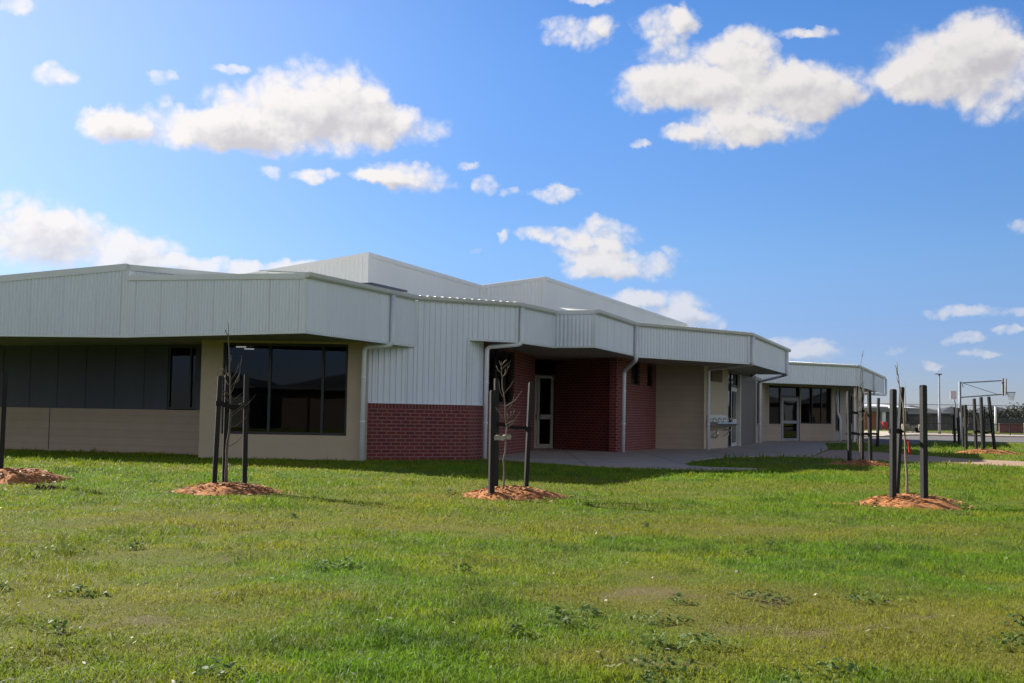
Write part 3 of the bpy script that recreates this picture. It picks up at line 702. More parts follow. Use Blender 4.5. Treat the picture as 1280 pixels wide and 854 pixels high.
def stake(base,top,label,w=.062,ang=-.34):
    x,y=base; z0=gz(x,y)-.12; m=MB()
    m.bar((x,y,z0),top,w,w,ang)
    tip=Vector(top); d=(tip-Vector((x,y,z0))).normalized(); m.bar(tip+d*.001,tip+d*.012,w*.8,w*.8,ang)
    return tag(m.build('tree_stake',M['stake'],None,(x,y,gz(x,y))),label,'stake',STAKES)
def tie(a,b,label,mat='tie',h=.075,w=.022,sag=.0,seed=1):
    r=random.Random(seed); a,b=Vector(a),Vector(b); m=MB(); n=6; prev=a
    for i in range(1,n+1):
        t=i/n; p=a.lerp(b,t); p.z-=sag*4*t*(1-t); p+=Vector((0,r.uniform(-.006,.006),r.uniform(-.012,.012))) if 0<i<n else Vector()
        m.bar(prev,p,w*r.uniform(.9,1.3),h*r.uniform(.85,1.15)); prev=p
    for c in (a,b): m.tube([c+Vector((0,0,-h/2)),c+Vector((0,0,h/2))],.055,8)
    return tag(m.build('tree_tie',M[mat],None,tuple(a)),label,'tree tie','ties holding the saplings')
def sapling(path,r0,twigs,label,seed,mat='bark',r1=.004,auto=0,lo=.45,len_=.35,group='bare saplings'):
    """path: trunk points; twigs: explicit polylines; auto: extra side twigs"""
    r=random.Random(seed); root=empty('bare_sapling',(path[0][0],path[0][1],gz(path[0][0],path[0][1])),label,'tree',group); o=root.location
    pts=[Vector(p) for p in path]; fine=[]
    for a,b in zip(pts[:-1],pts[1:]):
        for k in range(4): 
            p=a.lerp(b,k/4)
            if fine: p+=Vector((r.uniform(-1,1),r.uniform(-1,1),0))*.008
            fine.append(p)
    fine.append(pts[-1]); n=len(fine)
    m=MB(); m.tube(fine,[r0+(r1-r0)*(i/(n-1))**.8 for i in range(n)],8); m.build('trunk',M[mat],root,o,True)
    b=MB()
    for t in twigs:
        b.tube([Vector(p) for p in t],[.007-.0045*i/(len(t)-1) for i in range(len(t))],5)
    for k in range(auto):
        t=r.uniform(lo,.97); i=int(t*(n-1)); p=fine[i]; a=r.uniform(0,6.28); L=len_*(1.25-t)*r.uniform(.6,1.3)
        d=Vector((math.cos(a)*.75,math.sin(a)*.75,r.uniform(.35,1.0))).normalized()
        q=[p]; 
        for j in range(4):
            d=(d+Vector((r.uniform(-.25,.25),r.uniform(-.25,.25),r.uniform(0,.3)))).normalized(); q.append(q[-1]+d*L/4)
        b.tube(q,[.0075,.006,.005,.004,.0025],5)
        for j in (1,2,3):
            if r.random()<.65:
                d2=(d+Vector((r.uniform(-.9,.9),r.uniform(-.9,.9),r.uniform(-.1,.5)))).normalized()
                b.tube([q[j],q[j]+d2*L*.22,q[j]+d2*L*.36+Vector((0,0,L*.06))],[.0045,.0035,.002],4)
    b.build('branches',M[mat],root,o,True)
    return root
# 1: left edge of the view
mound(-7.05,17.35,.62,.62,.16,'reddish mulch mound at the left edge of the view below the charcoal wall',1)
stake((-7.32,17.35),(-7.31,17.35,1.60),'lone black stake at the left edge of the photo in front of the charcoal wall')
# 2: in front of the tan window bay
mound(-3.80,16.25,.72,.64,.115,'brown mulch mound in front of the big dark window',2)
stake((-3.97,16.2),(-3.93,16.2,1.56),'black stake before the tan column, on the outside of a close pair')
stake((-3.89,16.45),(-3.89,16.45,1.59),'black stake nearest the sapling trunk in front of the dark window')
stake((-3.60,16.4),(-3.62,16.4,1.59),'black stake standing alone before the middle of the dark window')
tie((-3.93,16.2,1.20),(-3.62,16.4,1.18),'black strap between stakes in front of the dark window',h=.065,sag=.03)
x0=-3.82
sapling([(x0-.01,16.31,.10),(x0-.01,16.3,.55),(x0+.02,16.3,1.1),(x0+.0,16.3,1.55),(x0-.03,16.3,1.95),(x0-.05,16.3,2.30)],.024,
 [[(x0,16.3,.62),(x0+.10,16.28,.66),(x0+.22,16.26,.78)],[(x0,16.3,.86),(x0+.12,16.28,.91),(x0+.25,16.26,1.02)],[(x0,16.3,1.18),(x0+.10,16.28,1.28),(x0+.2,16.26,1.36)],[(x0,16.3,1.05),(x0+.12,16.3,1.13),(x0+.22,16.3,1.21)],
  [(x0+.02,16.3,1.3),(x0-.14,16.3,1.42),(x0-.20,16.3,1.72)],[(x0+.01,16.3,1.42),(x0+.12,16.3,1.55),(x0+.15,16.3,1.85)],[(x0,16.3,1.5),(x0+.08,16.3,1.62),(x0+.12,16.3,1.75)],[(x0,16.3,1.31),(x0-.1,16.3,1.38),(x0-.25,16.32,1.52)],[(x0,16.3,1.0),(x0+.25,16.3,1.2),(x0+.36,16.3,1.33)]],
 'tall thin dark sapling with few curved twigs in front of the big window',3,'bark_dark',auto=6)
# 3: in front of the brick entry
mound(.03,16.35,.64,.66,.115,'orange mulch mound in front of the brick entry',4)
stake((-.24,16.0),(-.245,16.0,1.42),'thick black stake next to the pale wrapped tie before the brick entry',.068)
stake((-.19,16.6),(-.205,16.6,1.60),'taller black stake just behind a thick one before the brick entry',.06)
stake((.22,16.6),(.27,16.6,1.55),'slightly leaning black stake in front of the glazed entry door',.055)
tie((-.19,16.55,.98),(.245,16.6,.92),'black strap across the back of the small branched sapling',h=.05)
tie((-.20,16.02,.80),(-.045,16.2,.81),'pale cloth tie wrapped round the small branched sapling','hessian',h=.06,w=.03)
x0=-.07
sapling([(x0-.01,16.2,.08),(x0-.01,16.2,.5),(x0+.02,16.2,.95),(x0-.02,16.2,1.3),(x0-.06,16.2,1.62),(x0-.07,16.2,1.82)],.016,
 [[(x0+.01,16.2,.92),(x0+.10,16.2,1.0),(x0+.17,16.2,1.12),(x0+.20,16.2,1.16)],[(x0+.01,16.2,1.0),(x0-.06,16.2,1.07),(x0-.10,16.2,1.2)],[(x0,16.2,1.15),(x0+.08,16.2,1.24),(x0+.12,16.2,1.40)],[(x0,16.2,1.22),(x0+.12,16.2,1.3),(x0+.22,16.2,1.44)],
  [(x0-.01,16.2,1.3),(x0-.08,16.2,1.42),(x0-.10,16.2,1.56)],[(x0-.02,16.2,1.4),(x0+.06,16.2,1.5),(x0+.10,16.2,1.58)],[(x0-.07,16.2,1.72),(x0+.0,16.2,1.78),(x0+.06,16.2,1.84)],[(x0-.07,16.2,1.75),(x0-.1,16.2,1.84)],[(x0,16.2,.97),(x0+.10,16.2,1.03),(x0+.18,16.2,1.02)]],
 'small pale brown sapling with upswept bare twigs in front of the brick entry',5,'bark',auto=5)
# 4: right front
mound(5.35,16.05,.74,.66,.13,'widest orange mulch mound in the right foreground lawn',6)
stake((5.05,15.9),(5.06,15.9,1.52),'black stake with grey lit side on the building side of the red tagged sapling',.066,-.30)
stake((5.20,16.25),(5.29,16.25,1.56),'thin black stake directly behind the red tagged sapling',.05)
stake((5.45,15.85),(5.44,15.85,1.58),'black stake with grey lit side on the road side of the red tagged sapling',.070,-.30)
tie((5.06,15.93,.98),(5.27,16.2,.99),'short black strap from stake to the red tagged sapling',h=.06)
tie((5.29,16.12,1.03),(5.45,15.92,1.03),'frayed pale cloth tie beside the red tagged sapling','hessian',h=.085,w=.03,sag=.02,seed=9)
tie((5.40,15.98,1.0),(5.45,15.89,1.02),'black strap end knotted on the stake beside the frayed pale tie',h=.05)
sp4=sapling([(5.30,16.08,.10),(5.29,16.08,.6),(5.27,16.08,1.0),(5.24,16.08,1.35),(5.19,16.08,1.65),(5.165,16.08,1.90)],.020,
 [[(5.29,16.08,1.0),(5.285,16.08,1.3),(5.275,16.08,1.63)],[(5.20,16.08,1.6),(5.17,16.08,1.66),(5.16,16.08,1.72)]],'slim pale sapling with a red ribbon tag on its trunk',7,'bark_pale',auto=2,lo=.8,len_=.25)
m=MB(); m.bar((5.30,16.045,.84),(5.31,16.03,.70),.034,.012); m.bar((5.322,16.05,.79),(5.335,16.03,.66),.02,.01); m.tube([(5.29,16.08,.84),(5.29,16.08,.87)],.024,8)
tag(m.build('red_ribbon',M['red_tag'],None,(5.3,16.05,.6)),'red plastic ribbon hanging on the slim pale sapling','ribbon')
# 5: beside the far wing
mound(8.72,29.95,.80,.76,.12,'orange mulch mound beside the path in front of the far wing',8)
stake((8.43,29.9),(8.40,29.9,1.83),'tall black stake with grey lit side before the far wing doors',.075,-.32)
stake((8.86,30.3),(8.85,30.3,1.80),'black stake of a close pair in front of the far wing corner')
stake((8.99,30.05),(8.96,30.05,1.84),'black stake with lit edge closing the pair at the far wing corner',.075,-.32)
tie((8.42,29.95,1.33),(8.86,30.2,1.36),'upper black strap round the sapling by the far wing',h=.06,sag=.03)
tie((8.42,29.95,.80),(8.97,30.08,.78),'lower black strap round the sapling by the far wing',h=.06)
sapling([(8.74,30.0,.08),(8.72,30,.7),(8.70,30,1.2),(8.68,30,1.7),(8.72,30,2.2),(8.77,30,2.86)],.024,
 [[(8.7,30,1.25),(8.6,30,1.6),(8.57,30,1.95)],[(8.7,30,1.2),(8.82,30,1.65),(8.86,30,2.1)],[(8.70,30,1.4),(8.62,30,1.7),(8.64,30,2.2)],[(8.7,30,1.5),(8.78,30,1.9),(8.76,30,2.3)],[(8.72,30,.2),(8.64,30,.7),(8.69,30,1.1)]],
 'tall pale sapling with a long whip top beside the far wing',9,'bark_pale',auto=7,lo=.35,len_=.5)
stake((15.95,52.3),(16.0,52.3,2.12),'distant black stake standing alone between the wing and the road',.095)
tie((14.6,52.2,.55),(15.95,52.3,.56),'black strap reaching to the distant lone stake',h=.09)
# 6: cluster near the goal
mound(17.5,44.2,1.15,.85,.14,'orange mulch mound in front of the goal post',10)
stake((17.27,44.6),(17.20,44.6,2.0),'black stake first of three on the mound before the goal post',.085)
stake((17.28,44.0),(17.22,44.0,2.05),'black stake in the middle of the mound before the goal post',.085)
stake((17.82,44.2),(17.58,44.2,2.07),'strongly leaning black stake on the mound before the goal post',.085)
tie((17.2,44.55,.78),(17.72,44.15,.78),'thick black strap tying the sapling before the goal post',h=.08)
sapling([(17.36,44.3,.08),(17.37,44.3,.6),(17.40,44.3,1.1),(17.39,44.3,1.7)],.026,[[(17.37,44.3,.7),(17.30,44.3,1.1),(17.28,44.3,1.6)],[(17.38,44.3,.8),(17.26,44.3,1.0),(17.10,44.3,1.5)]],'pale forked sapling on the mound before the goal post',12,'bark_pale',auto=3,group='bare saplings')
stake((19.95,53.0),(19.90,53.0,1.85),'dark stake beside the white goal padding, behind the mound',.09)
stake((19.05,50.3),(19.02,50.3,1.85),'dark stake between the padding and the leaning stakes',.10)
stake((19.35,49.2),(19.36,49.2,1.78),'short dark stake seen behind the middle stake',.09)
tie((19.03,50.3,.62),(19.35,49.2,.60),'black strap across the saplings in the rear row',h=.07)
sapling([(19.2,50.8,.02),(19.2,50.8,.6),(19.12,50.8,1.2),(19.3,50.8,1.75)],.03,[[(19.2,50.8,.6),(19.35,50.8,1.1),(19.35,50.8,1.6)]],'pale sapling in the rear row behind the leaning stake',13,'bark_pale',auto=4)
stake((24.6,66.6),(24.55,66.6,1.95),'far dark stake left of the goal post padding',.10)
stake((22.75,61.0),(22.70,61.0,1.85),'far dark stake right beside the goal post padding',.10)
tie((24.4,66.0,.75),(22.75,61.0,.72),'black strap between the two far stakes by the goal padding',h=.07)

# ------------------------------------------------------------------ goal post, light pole, fences
gp=(26.17,70.0,0.0)
r=empty('netball_goal',gp,'grey cantilever ball goal with white padded pole, backboard and net','goal post')
def gpart(mb,name,mat,parent=r,o=gp,smooth=False): return mb.build(name,M[mat],parent,o,smooth)
m=MB(); m.tube([(26.17,70,0),(26.17,70,3.5)],.075,10); gpart(m,'pole','galv',smooth=True)
m=MB(); m.tube([(26.19,69.98,.12),(26.17,69.98,1.70)],.14,12); gpart(m,'padding','white',smooth=True)
for za,zb in ((3.42,3.60),(2.58,2.80)):
    m=MB(); m.bar((26.17,70,za),(28.6,69.9,zb),.06,.07); gpart(m,'arm','galv')
m=MB(); m.bar((26.4,70,3.40),(28.3,69.9,2.80),.03,.03); gpart(m,'brace','galv')
m=MB(); m.bar((26.3,70,3.36),(26.35,70,3.18),.05,.05); gpart(m,'winch','galv')
m=MB(); m.box((28.66,69.6,3.22),.06,1.5,.92,-.335); m.box((28.58,69.75,3.22),.10,.10,1.0); gpart(m,'backboard','grey_wall')
m=MB(); ring=[(29.05+.235*math.cos(a),69.75+.235*math.sin(a),2.92) for a in np.linspace(0,2*math.pi,21)]; m.tube(ring,.018,6,False); m.bar((28.68,69.75,2.92),(28.83,69.75,2.92),.04,.04); gpart(m,'ring','dark_wall')
m=MB()
for k in range(12):
    a=2*math.pi*k/12; b=2*math.pi*(k+1)/12
    for i,j in ((a,b),(b,a)): m.tube([(29.05+.23*math.cos(i),69.75+.23*math.sin(i),2.90),(29.05+.17*math.cos((i+j)/2),69.75+.17*math.sin((i+j)/2),2.66),(29.05+.12*math.cos(j),69.75+.12*math.sin(j),2.45)],.007,4)
gpart(m,'net','white')
fo=(37.0,100.0,0)
r2=empty('netball_goal',fo,'faint far ball goal with pale pinkish backboard on a grey pole','goal post')
m=MB(); m.tube([(37.0,100,0),(37.0,100,2.6),(36.75,99.9,3.3)],.07,8); m.build('pole',M['galv'],r2,fo,True)
m=MB(); m.box((36.72,99.7,3.40),.55,.04,.70,.1); m.build('backboard',newmat('pale_board')[0],r2,fo)
bpy.data.materials['pale_board'].node_tree.nodes['Principled BSDF'].inputs['Base Color'].default_value=(.62,.55,.54,1)
lp=(37.8,106.0,0)
r3=empty('light_pole',lp,'tall slim grey light pole with small lamp head beyond the driveway','light pole')
m=MB(); m.tube([(37.8,106,0),(37.8,106,2.4),(37.8,106,2.42),(37.8,106,5.3)],[.12,.12,.075,.06],10); m.build('pole',M['galv'],r3,lp,True)
m=MB(); m.box((37.72,106,5.36),.55,.26,.10); m.bar((37.8,106,5.25),(37.8,106,5.33),.1,.1); m.build('lamp_head',M['dark_wall'],r3,lp)
m=MB(); m.box((37.55,105.9,5.34),.16,.22,.03); m.build('lens',M['white'],r3,lp)
# high mesh fence with top rail
hf=(60,150,0)
r4=empty('mesh_fence',hf,'long high wire mesh fence with a level grey top rail behind the grounds','fence')
m=MB(); m.tube([(36,150,3.34),(130,150,3.30)],.05,6); m.build('top_rail',M['galv'],r4,hf,True)
for x in (42.5,51.6,60.5,70,80,90,100,110,120): 
    m=MB(); m.tube([(x,150,0),(x,150,3.3)],.075 if x!=60.5 else .14,6); m.build('post',M['white'] if x in (51.6,60.5) else M['galv'],r4,hf,True)
m=MB(); m.face([(36,150.06,.05),(130,150.06,.05),(130,150.06,3.3),(36,150.06,3.3)]); m.build('mesh',M['mesh'],r4,hf)
pf=(45,103,0)
r5=empty('picket_fence',pf,'low black metal picket fence along the pale footpath','fence')
for z in (1.0,.2):
    m=MB(); m.bar((33.6,105,z),(62,101,z),.04,.05); m.build('rail',M['stake'],r5,pf)
m=MB()
for k in range(285):
    t=k/284; m.bar((33.6+28.4*t,105-4*t,.1),(33.6+28.4*t,105-4*t,1.12),.014,.014)
tag(m.build('pickets',M['stake'],r5,pf),kind='stuff')
for k in range(13):
    t=k/12; m=MB(); m.bar((33.6+28.4*t,105.0-4*t,0),(33.6+28.4*t,105.0-4*t,1.2),.06,.06); m.build('post',M['stake'],r5,pf)
bw=(61,141,0)
r6=empty('brick_wall',bw,'low dark red brick wall beyond the grass behind the goal','wall')
m=MB(); wall(m,(57.5,141.5),(95,139),0,1.08,th=.25); m.build('wall',M['brick_far'],r6,bw)
m=MB(); sweep(m,[(57.5,141.5),(95,139)],[1.08,1.08],[(-.28,0),(.03,0),(.03,.05),(-.28,.05)]); m.build('coping',M['brick_far'],r6,bw)
m=MB(); m.bar((59.0,138,0),(59.0,138,1.15),.13,.13); m.bar((59.0,138,1.151),(59.0,138,1.19),.17,.17); tag(m.build('bollard',M['white'],None,(59.0,138,0)),'pale bollard standing in front of the red brick wall','bollard')
# ------------------------------------------------------------------ far houses
def house(x,y,w,d,h,rh,wallm,roofm,label,ang=0.0,hip=True,eave=.5,feats=()):
    o=(x,y,0); e=empty('house',o,label,'house'); 
    R=Matrix.Rotation(ang,3,'Z'); T=lambda p: tuple(R@Vector(p)+Vector((x,y,0)))
    m=MB()
    c=[(-w/2,0),(w/2,0),(w/2,d),(-w/2,d)]
    for i in range(4):
        a,b=c[i],c[(i+1)%4]; L=math.hypot(b[0]-a[0],b[1]-a[1]); m.face([T((*a,0)),T((*b,0)),T((*b,h)),T((*a,h))],[(0,0),(L,0),(L,h),(0,h)])
    m.build('wall',M[wallm],e,o)
    m=MB(); W,D=w/2+eave,eave; f=[(-W,-D),(W,-D),(W,d+D),(-W,d+D)]; k=min(W,(d+2*D)/2) if hip else 0
    ra,rb=T((-W+k,d/2,h+rh)),T((W-k,d/2,h+rh)); F=[T((*p,h-.02)) for p in f]
    m.face([F[0],F[1],rb,ra]); m.face([F[2],F[3],ra,rb]); m.face([F[1],F[2],rb]); m.face([F[3],F[0],ra]); m.face(F[::-1])
    rf=m.build('roof',M[roofm],e,o)
    for a,b in ((0,1),(1,2),(3,0)):
        m=MB(); m.bar(F[a],F[b],.10,.16); m.build('gutter',M['dark_roof'],rf,o)
    for kind,sx,sz,ww,hh,mat in feats:
        m=MB(); a=[T((sx,-.04,sz)),T((sx+ww,-.04,sz)),T((sx+ww,-.04,sz+hh)),T((sx,-.04,sz+hh))]
        for i in range(4): m.bar(a[i],a[(i+1)%4],.08,.08)
        wo=m.build(kind,M['white' if mat=='glass' else mat],e,o); g2=MB(); g2.face([T((sx,-.03,sz)),T((sx+ww,-.03,sz)),T((sx+ww,-.03,sz+hh)),T((sx,-.03,sz+hh))]); g2.build('pane' if mat=='glass' else 'leaf',M['glass' if mat=='glass' else mat],wo,o)
    return e
# pavilion with the orange timber wall
po=(49.5,165,0)
pv=empty('pavilion',po,'low white roofed pavilion with orange timber wall and pale post','building')
m=MB()
for a,b in (((44,165),(54.5,165)),((54.5,165),(54.5,176)),((54.5,176),(44,176)),((44,176),(44,165))): wall(m,a,b,0,2.9,th=.2)
m.build('wall',M['grey_wall'],pv,po)
m=MB(); m.face([(43,163.2,3.35),(55.6,163.2,3.0),(55.6,177,3.6),(43,177,4.25)]); m.face([(43,163.2,3.35),(43,177,4.25),(43,177,2.9),(43,163.2,2.9)]); m.face([(55.6,163.2,3.0),(55.6,177,3.6),(55.6,177,2.6),(55.6,163.2,2.6)]); m.build('roof',M['white'],pv,po)
m=MB(); m.box((49.3,163.15,2.72),12.6,.12,.50); m.build('fascia',M['grey_wall'],pv,po)
m=MB(); m.box((49.0,164.88,1.3),2.1,.12,2.55); m.build('timber_panel',M['timber'],pv,po)
m=MB(); m.box((50.75,163.6,1.3),.45,.35,2.6); m.build('post',M['white'],pv,po)
m=MB(); m.box((51.9,164.9,1.4),1.3,.08,2.0); m.build('window',M['frame_dark'],pv,po)
# red bin
bo=(49.75,160,0); rb=empty('wheelie_bin',bo,'red wheelie bin in front of the white roofed pavilion','bin')
m=MB(); P=[(-.24,-.26,.08),(.24,-.26,.08),(.24,.26,.08),(-.24,.26,.08)]; Q=[(-.33,-.38,1.0),(.33,-.38,1.0),(.33,.38,1.0),(-.33,.38,1.0)]
P=[(a+bo[0],b+bo[1],c) for a,b,c in P]; Q=[(a+bo[0],b+bo[1],c) for a,b,c in Q]
m.face(P[::-1]); m.face(Q)
for i in range(4): m.face([P[i],P[(i+1)%4],Q[(i+1)%4],Q[i]])
m.build('body',M['red_plastic'],rb,bo)
m=MB(); m.box((bo[0],bo[1],1.05),.74,.84,.07); m.build('lid',M['red_plastic'],rb,bo)
for s in (-.3,.3):
    m=MB(); m.tube([(bo[0]+s-.04,bo[1]+.3,.1),(bo[0]+s+.04,bo[1]+.3,.1)],.1,10); m.build('wheel',M['stake'],rb,bo)
house(57.3,178,9,10,2.3,1.6,'dark_wall','dark_roof','dark house with plain wall next to the pavilion',.05,True,.4,(('window',-2,.8,1.2,1.2,'glass'),))
house(64.2,188,9,11,2.5,1.35,'brown_wall','grey_roof','brown house with grey hipped roof behind the car park',-.05,True,.6,(('door',-3.9,.1,1.0,2.1,'timber'),('window',-1.5,.8,1.8,1.3,'glass')))
house(72.2,192,8,10,2.3,1.5,'dark_wall','dark_roof','dark house with hipped roof behind the light pole',0,True,.5,(('window',-1.5,.8,1.6,1.2,'glass'),('garage_door',1.2,.1,2.4,2.0,'grey_wall')))
house(80.5,196,8.5,10,2.6,1.5,'dark_wall','dark_roof','black walled house next to the goal post padding',.03,True,.5,(('window',.8,.9,1.5,1.1,'glass'),))
house(93,205,9,10,2.4,1.7,'dark_wall','blue_roof','dark house with bluish roof above the red brick wall',.05,True,.5,(('window',-2.5,.9,1.6,1.1,'glass'),))
house(108,207,11,10,2.4,1.8,'brown_wall','grey_roof','brown house with grey roof at the far right beyond the grass',-.05,True,.5,(('window',-1,.9,1.6,1.1,'glass'),))
fe=empty('paling_fence',(78,174,0),'long dark paling fence in front of the far houses','fence')
m=MB()
for k in range(260):
    x=55.2+k*.19; m.box((x,174+.02*math.sin(k*2.3),.92+.03*math.sin(k*1.7)),.175,.03,1.80)
tag(m.build('palings',M['dark_wall'],fe,(78,174,0)),kind='stuff')
for z in (.5,1.4):
    m=MB(); m.bar((55,174.06,z),(104.5,174.06,z),.05,.09); m.build('rail',M['dark_wall'],fe,(78,174,0))
# the houses across the street that the windows mirror
house(-13,-24,13,11,2.7,1.7,'brown_wall','dark_roof','brown house behind the viewer mirrored in the big window',math.pi,True,.6,(('window',-4,.8,2.0,1.4,'glass'),('door',1,.1,1.0,2.1,'white')))
house(-28,-25,12,11,2.7,1.9,'grey_wall','dark_roof','grey house behind the viewer mirrored in the corner window',math.pi,True,.6,(('window',-3,.8,2.0,1.4,'glass'),))
house(2.5,-25,12,11,2.6,1.6,'dark_wall','grey_roof','dark house behind the viewer across the street',math.pi,True,.6,(('window',-3,.8,2.0,1.4,'glass'),))
house(84,64,13,11,2.8,2.4,'dark_wall','dark_roof','dark house outside the view mirrored in the far wing door',math.pi/2,True,.6,(('window',-3,.8,2.0,1.4,'glass'),))
house(84,79,12,11,2.8,2.3,'brown_wall','dark_roof','brown house outside the view mirrored in the far wing windows',math.pi/2,True,.6,(('window',-3,.8,2.0,1.4,'glass'),))
# ------------------------------------------------------------------ far trees
def far_tree(x,y,h,w,label,seed,mat='tree_leaf',dens=1.0):
    r=random.Random(seed); o=(x,y,0); e=empty('tree',o,label,'tree'); m=MB()
    m.tube([(x,y,0),(x+.1,y,h*.35),(x-.1,y,h*.65)],[.22,.15,.06],7)
    cl=[]
    for k in range(int(11*dens)):
        a=r.uniform(0,6.28); q=r.uniform(.1,.42)*w; z=h*r.uniform(.38,.86); c=(x+math.cos(a)*q,y+math.sin(a)*q,z); cl.append((c,r.uniform(.16,.28)*w)); m.tube([(x,y,h*.35),((x+c[0])/2,(y+c[1])/2,(h*.35+z)/2+.2),c],[.09,.06,.02],5)
    m.build('trunk',M['bark_dark'],e,o,True)
    b=MB()
    for c,R in cl:
        for _ in range(90):
            d=Vector((r.gauss(0,1),r.gauss(0,1),r.gauss(0,.75))); p=Vector(c)+d*R*.5; s=r.uniform(.12,.26)
            if p.z<.4: continue
            u=Vector((r.uniform(-1,1),r.uniform(-1,1),r.uniform(-1,1))).normalized(); v=u.orthogonal().normalized()
            b.face([p-u*s,p+v*s*.6,p+u*s,p-v*s*.6])
    b.build('crown',M[mat],e,o)
far_tree(83.5,191,4.2,6.0,'dark bushy tree behind the leaning stake cluster',21)
far_tree(78.2,184,3.9,5.2,'dark round tree just right of the goal post padding',22)
far_tree(74.6,186,3.6,4.6,'dark low tree beside the goal post padding on its house side',23)
far_tree(80.8,183,4.0,5.0,'dark tree in the middle of the row behind the stakes',27)
far_tree(86.8,196,4.3,6.0,'wide dark tree next to the bluish roofed house',24)
far_tree(84.0,184,2.9,4.5,'low dark shrubby tree in front of the wide dark tree',26)
far_tree(90.5,198,4.2,4.5,'sparse olive tree in front of the bluish roofed house',25,'tree_leaf2',.7)
far_tree(82.5,165,4.0,3.0,'narrow olive tree above the red brick wall',28,'tree_leaf2',.7)
far_tree(70.5,185,3.6,3.8,'dark small tree next to the light pole',29)
far_tree(96,192,4.4,4.8,'olive tree at the right edge of the photo behind the wall',30,'tree_leaf2',.9)
for k,(x,y,h,w) in enumerate(((101,195,4.6,5),(110,190,4.4,6),(120,198,5,6))): far_tree(x,y,h,w,('dark tree beyond the right edge near the olive tree','spreading dark tree far outside the right edge','tallest dark tree at the far right of the houses')[k],40+k)
# small dark clod on the lawn
r=random.Random(5); m=MB(); cx,cy=-6.15,16.05
for k in range(16):
    x,y=cx+r.uniform(-.2,.22),cy+r.uniform(-.12,.12); R=r.uniform(.025,.06); z=gz(x,y)+R*.5
    P=[(x+R*math.cos(a)*r.uniform(.7,1.3),y+R*math.sin(a)*r.uniform(.7,1.3),z-R*.5) for a in np.linspace(0,6.28,7)[:-1]]; t=(x+r.uniform(-.01,.01),y,z+R*r.uniform(.4,.9))
    for i in range(6): m.face([P[i],P[(i+1)%6],t])
tag(m.build('soil_clod',M['earth'],None,(cx,cy,gz(cx,cy))),'dark clod of earth lying on the grass beside the reddish mound','clod')
# ------------------------------------------------------------------ grass blades and weeds
PAVED=[SLAB,PATH,ROAD,FOOT]; BUILT=[(-19,34.1),W0b,W1a,W1b,W2a,K,KB,P4,(3.3,37.4),(5.1,42.3),W9a,W11,W12b,(25,80),(-19,80)]
def free(x,y):
    ok=np.ones(x.shape,bool)
    for k,P in enumerate(PAVED):
        c=inpoly(x,y,P)
        ok&=~c
    ok&=~inpoly(x,y,BUILT)
    for mx,my,rx,ry in MOUNDS:
        q=((x-mx)/rx)**2+((y-my)/ry)**2; ok&=(q>.92+.25*rng.random(x.shape))
    return ok
def blades(n,y0,y1,rho0,yref,hm,wm):
    # distance drawn so that the density falls with the square of the distance
    dens_int=rho0*(yref**2)*(1.06*math.log(y1/y0)+6*(1/y0-1/y1)*.55)
    n=int(dens_int) if n is None else n
    y=y0*(y1/y0)**rng.random(n); x=(rng.random(n)-.5)*(1.06*y+6)
    ok=free(x,y); x=x[ok]; y=y[ok]; n=len(x)
    pn=vnoise(x,y,.55,1)*.5+vnoise(x,y,.16,2)*.35+vnoise(x,y,1.9,3)*.4; dry,bare,lime,dark=lawn_state(x,y)
    tuft=np.clip((vnoise(x,y,.30,7)-.60)*5,0,1)*np.clip((vnoise(x,y,1.4,8)-.35)*3,0,1)
    keep=rng.random(n)<np.clip(pn*1.9-.15,.3,1)*(1-.93*bare)*(1-.35*dry); x=x[keep]; y=y[keep]; n=len(x)
    pn=pn[keep]+tuft[keep]*1.1+(rng.random(n)<.012)*1.2+dark[keep]*.45-dry[keep]*.25
    sc=np.maximum(1,y/8.)
    h=hm*np.clip(.40+1.0*pn,.25,3)*(.55+.9*rng.random(n))*np.minimum(1.6,sc**.3); w=wm*(.7+.6*rng.random(n))*sc**.9
    a=rng.random(n)*6.283; lean=np.abs(rng.normal(.95,.5,n)); ld=rng.random(n)*6.283
    z=ground_z(x,y)-.004
    cx,sx=np.cos(a),np.sin(a); lx,ly=np.cos(ld)*lean*h,np.sin(ld)*lean*h
    V=np.empty((n,5,3)); 
    V[:,0]=np.stack([x-cx*w,y-sx*w,z],1); V[:,1]=np.stack([x+cx*w,y+sx*w,z],1)
    mx,my=x+lx*.35,y+ly*.35
    V[:,2]=np.stack([mx+cx*w*.8,my+sx*w*.8,z+h*.6],1); V[:,3]=np.stack([mx-cx*w*.8,my-sx*w*.8,z+h*.6],1)
    V[:,4]=np.stack([x+lx,y+ly,z+h*np.clip(1-.28*lean,.35,1)],1)
    col,_=lawn_colour(x,y,np.clip(rng.normal(.5,.28,n),0,1)); return V,col
B1=blades(None,3.2,30,6800,6.0,.029,.0021); B2=blades(60000,30,64,0,0,.05,.003)
Vs=np.concatenate([B1[0],B2[0]]); Cs=np.concatenate([B1[1],B2[1]])
n=len(Vs); me=bpy.data.meshes.new('grass'); me.vertices.add(n*5); me.vertices.foreach_set('co',Vs.reshape(-1).astype(np.float32))
base=(np.arange(n)*5)[:,None]
loops=np.concatenate([base+np.array([[0,1,2,3]]),base+np.array([[3,2,4]])],1).reshape(-1)
me.loops.add(n*7); me.loops.foreach_set('vertex_index',loops.astype(np.int32))
ls=((np.arange(n)*7)[:,None]+np.array([[0,4]])).reshape(-1); me.polygons.add(n*2); me.polygons.foreach_set('loop_start',ls.astype(np.int32))
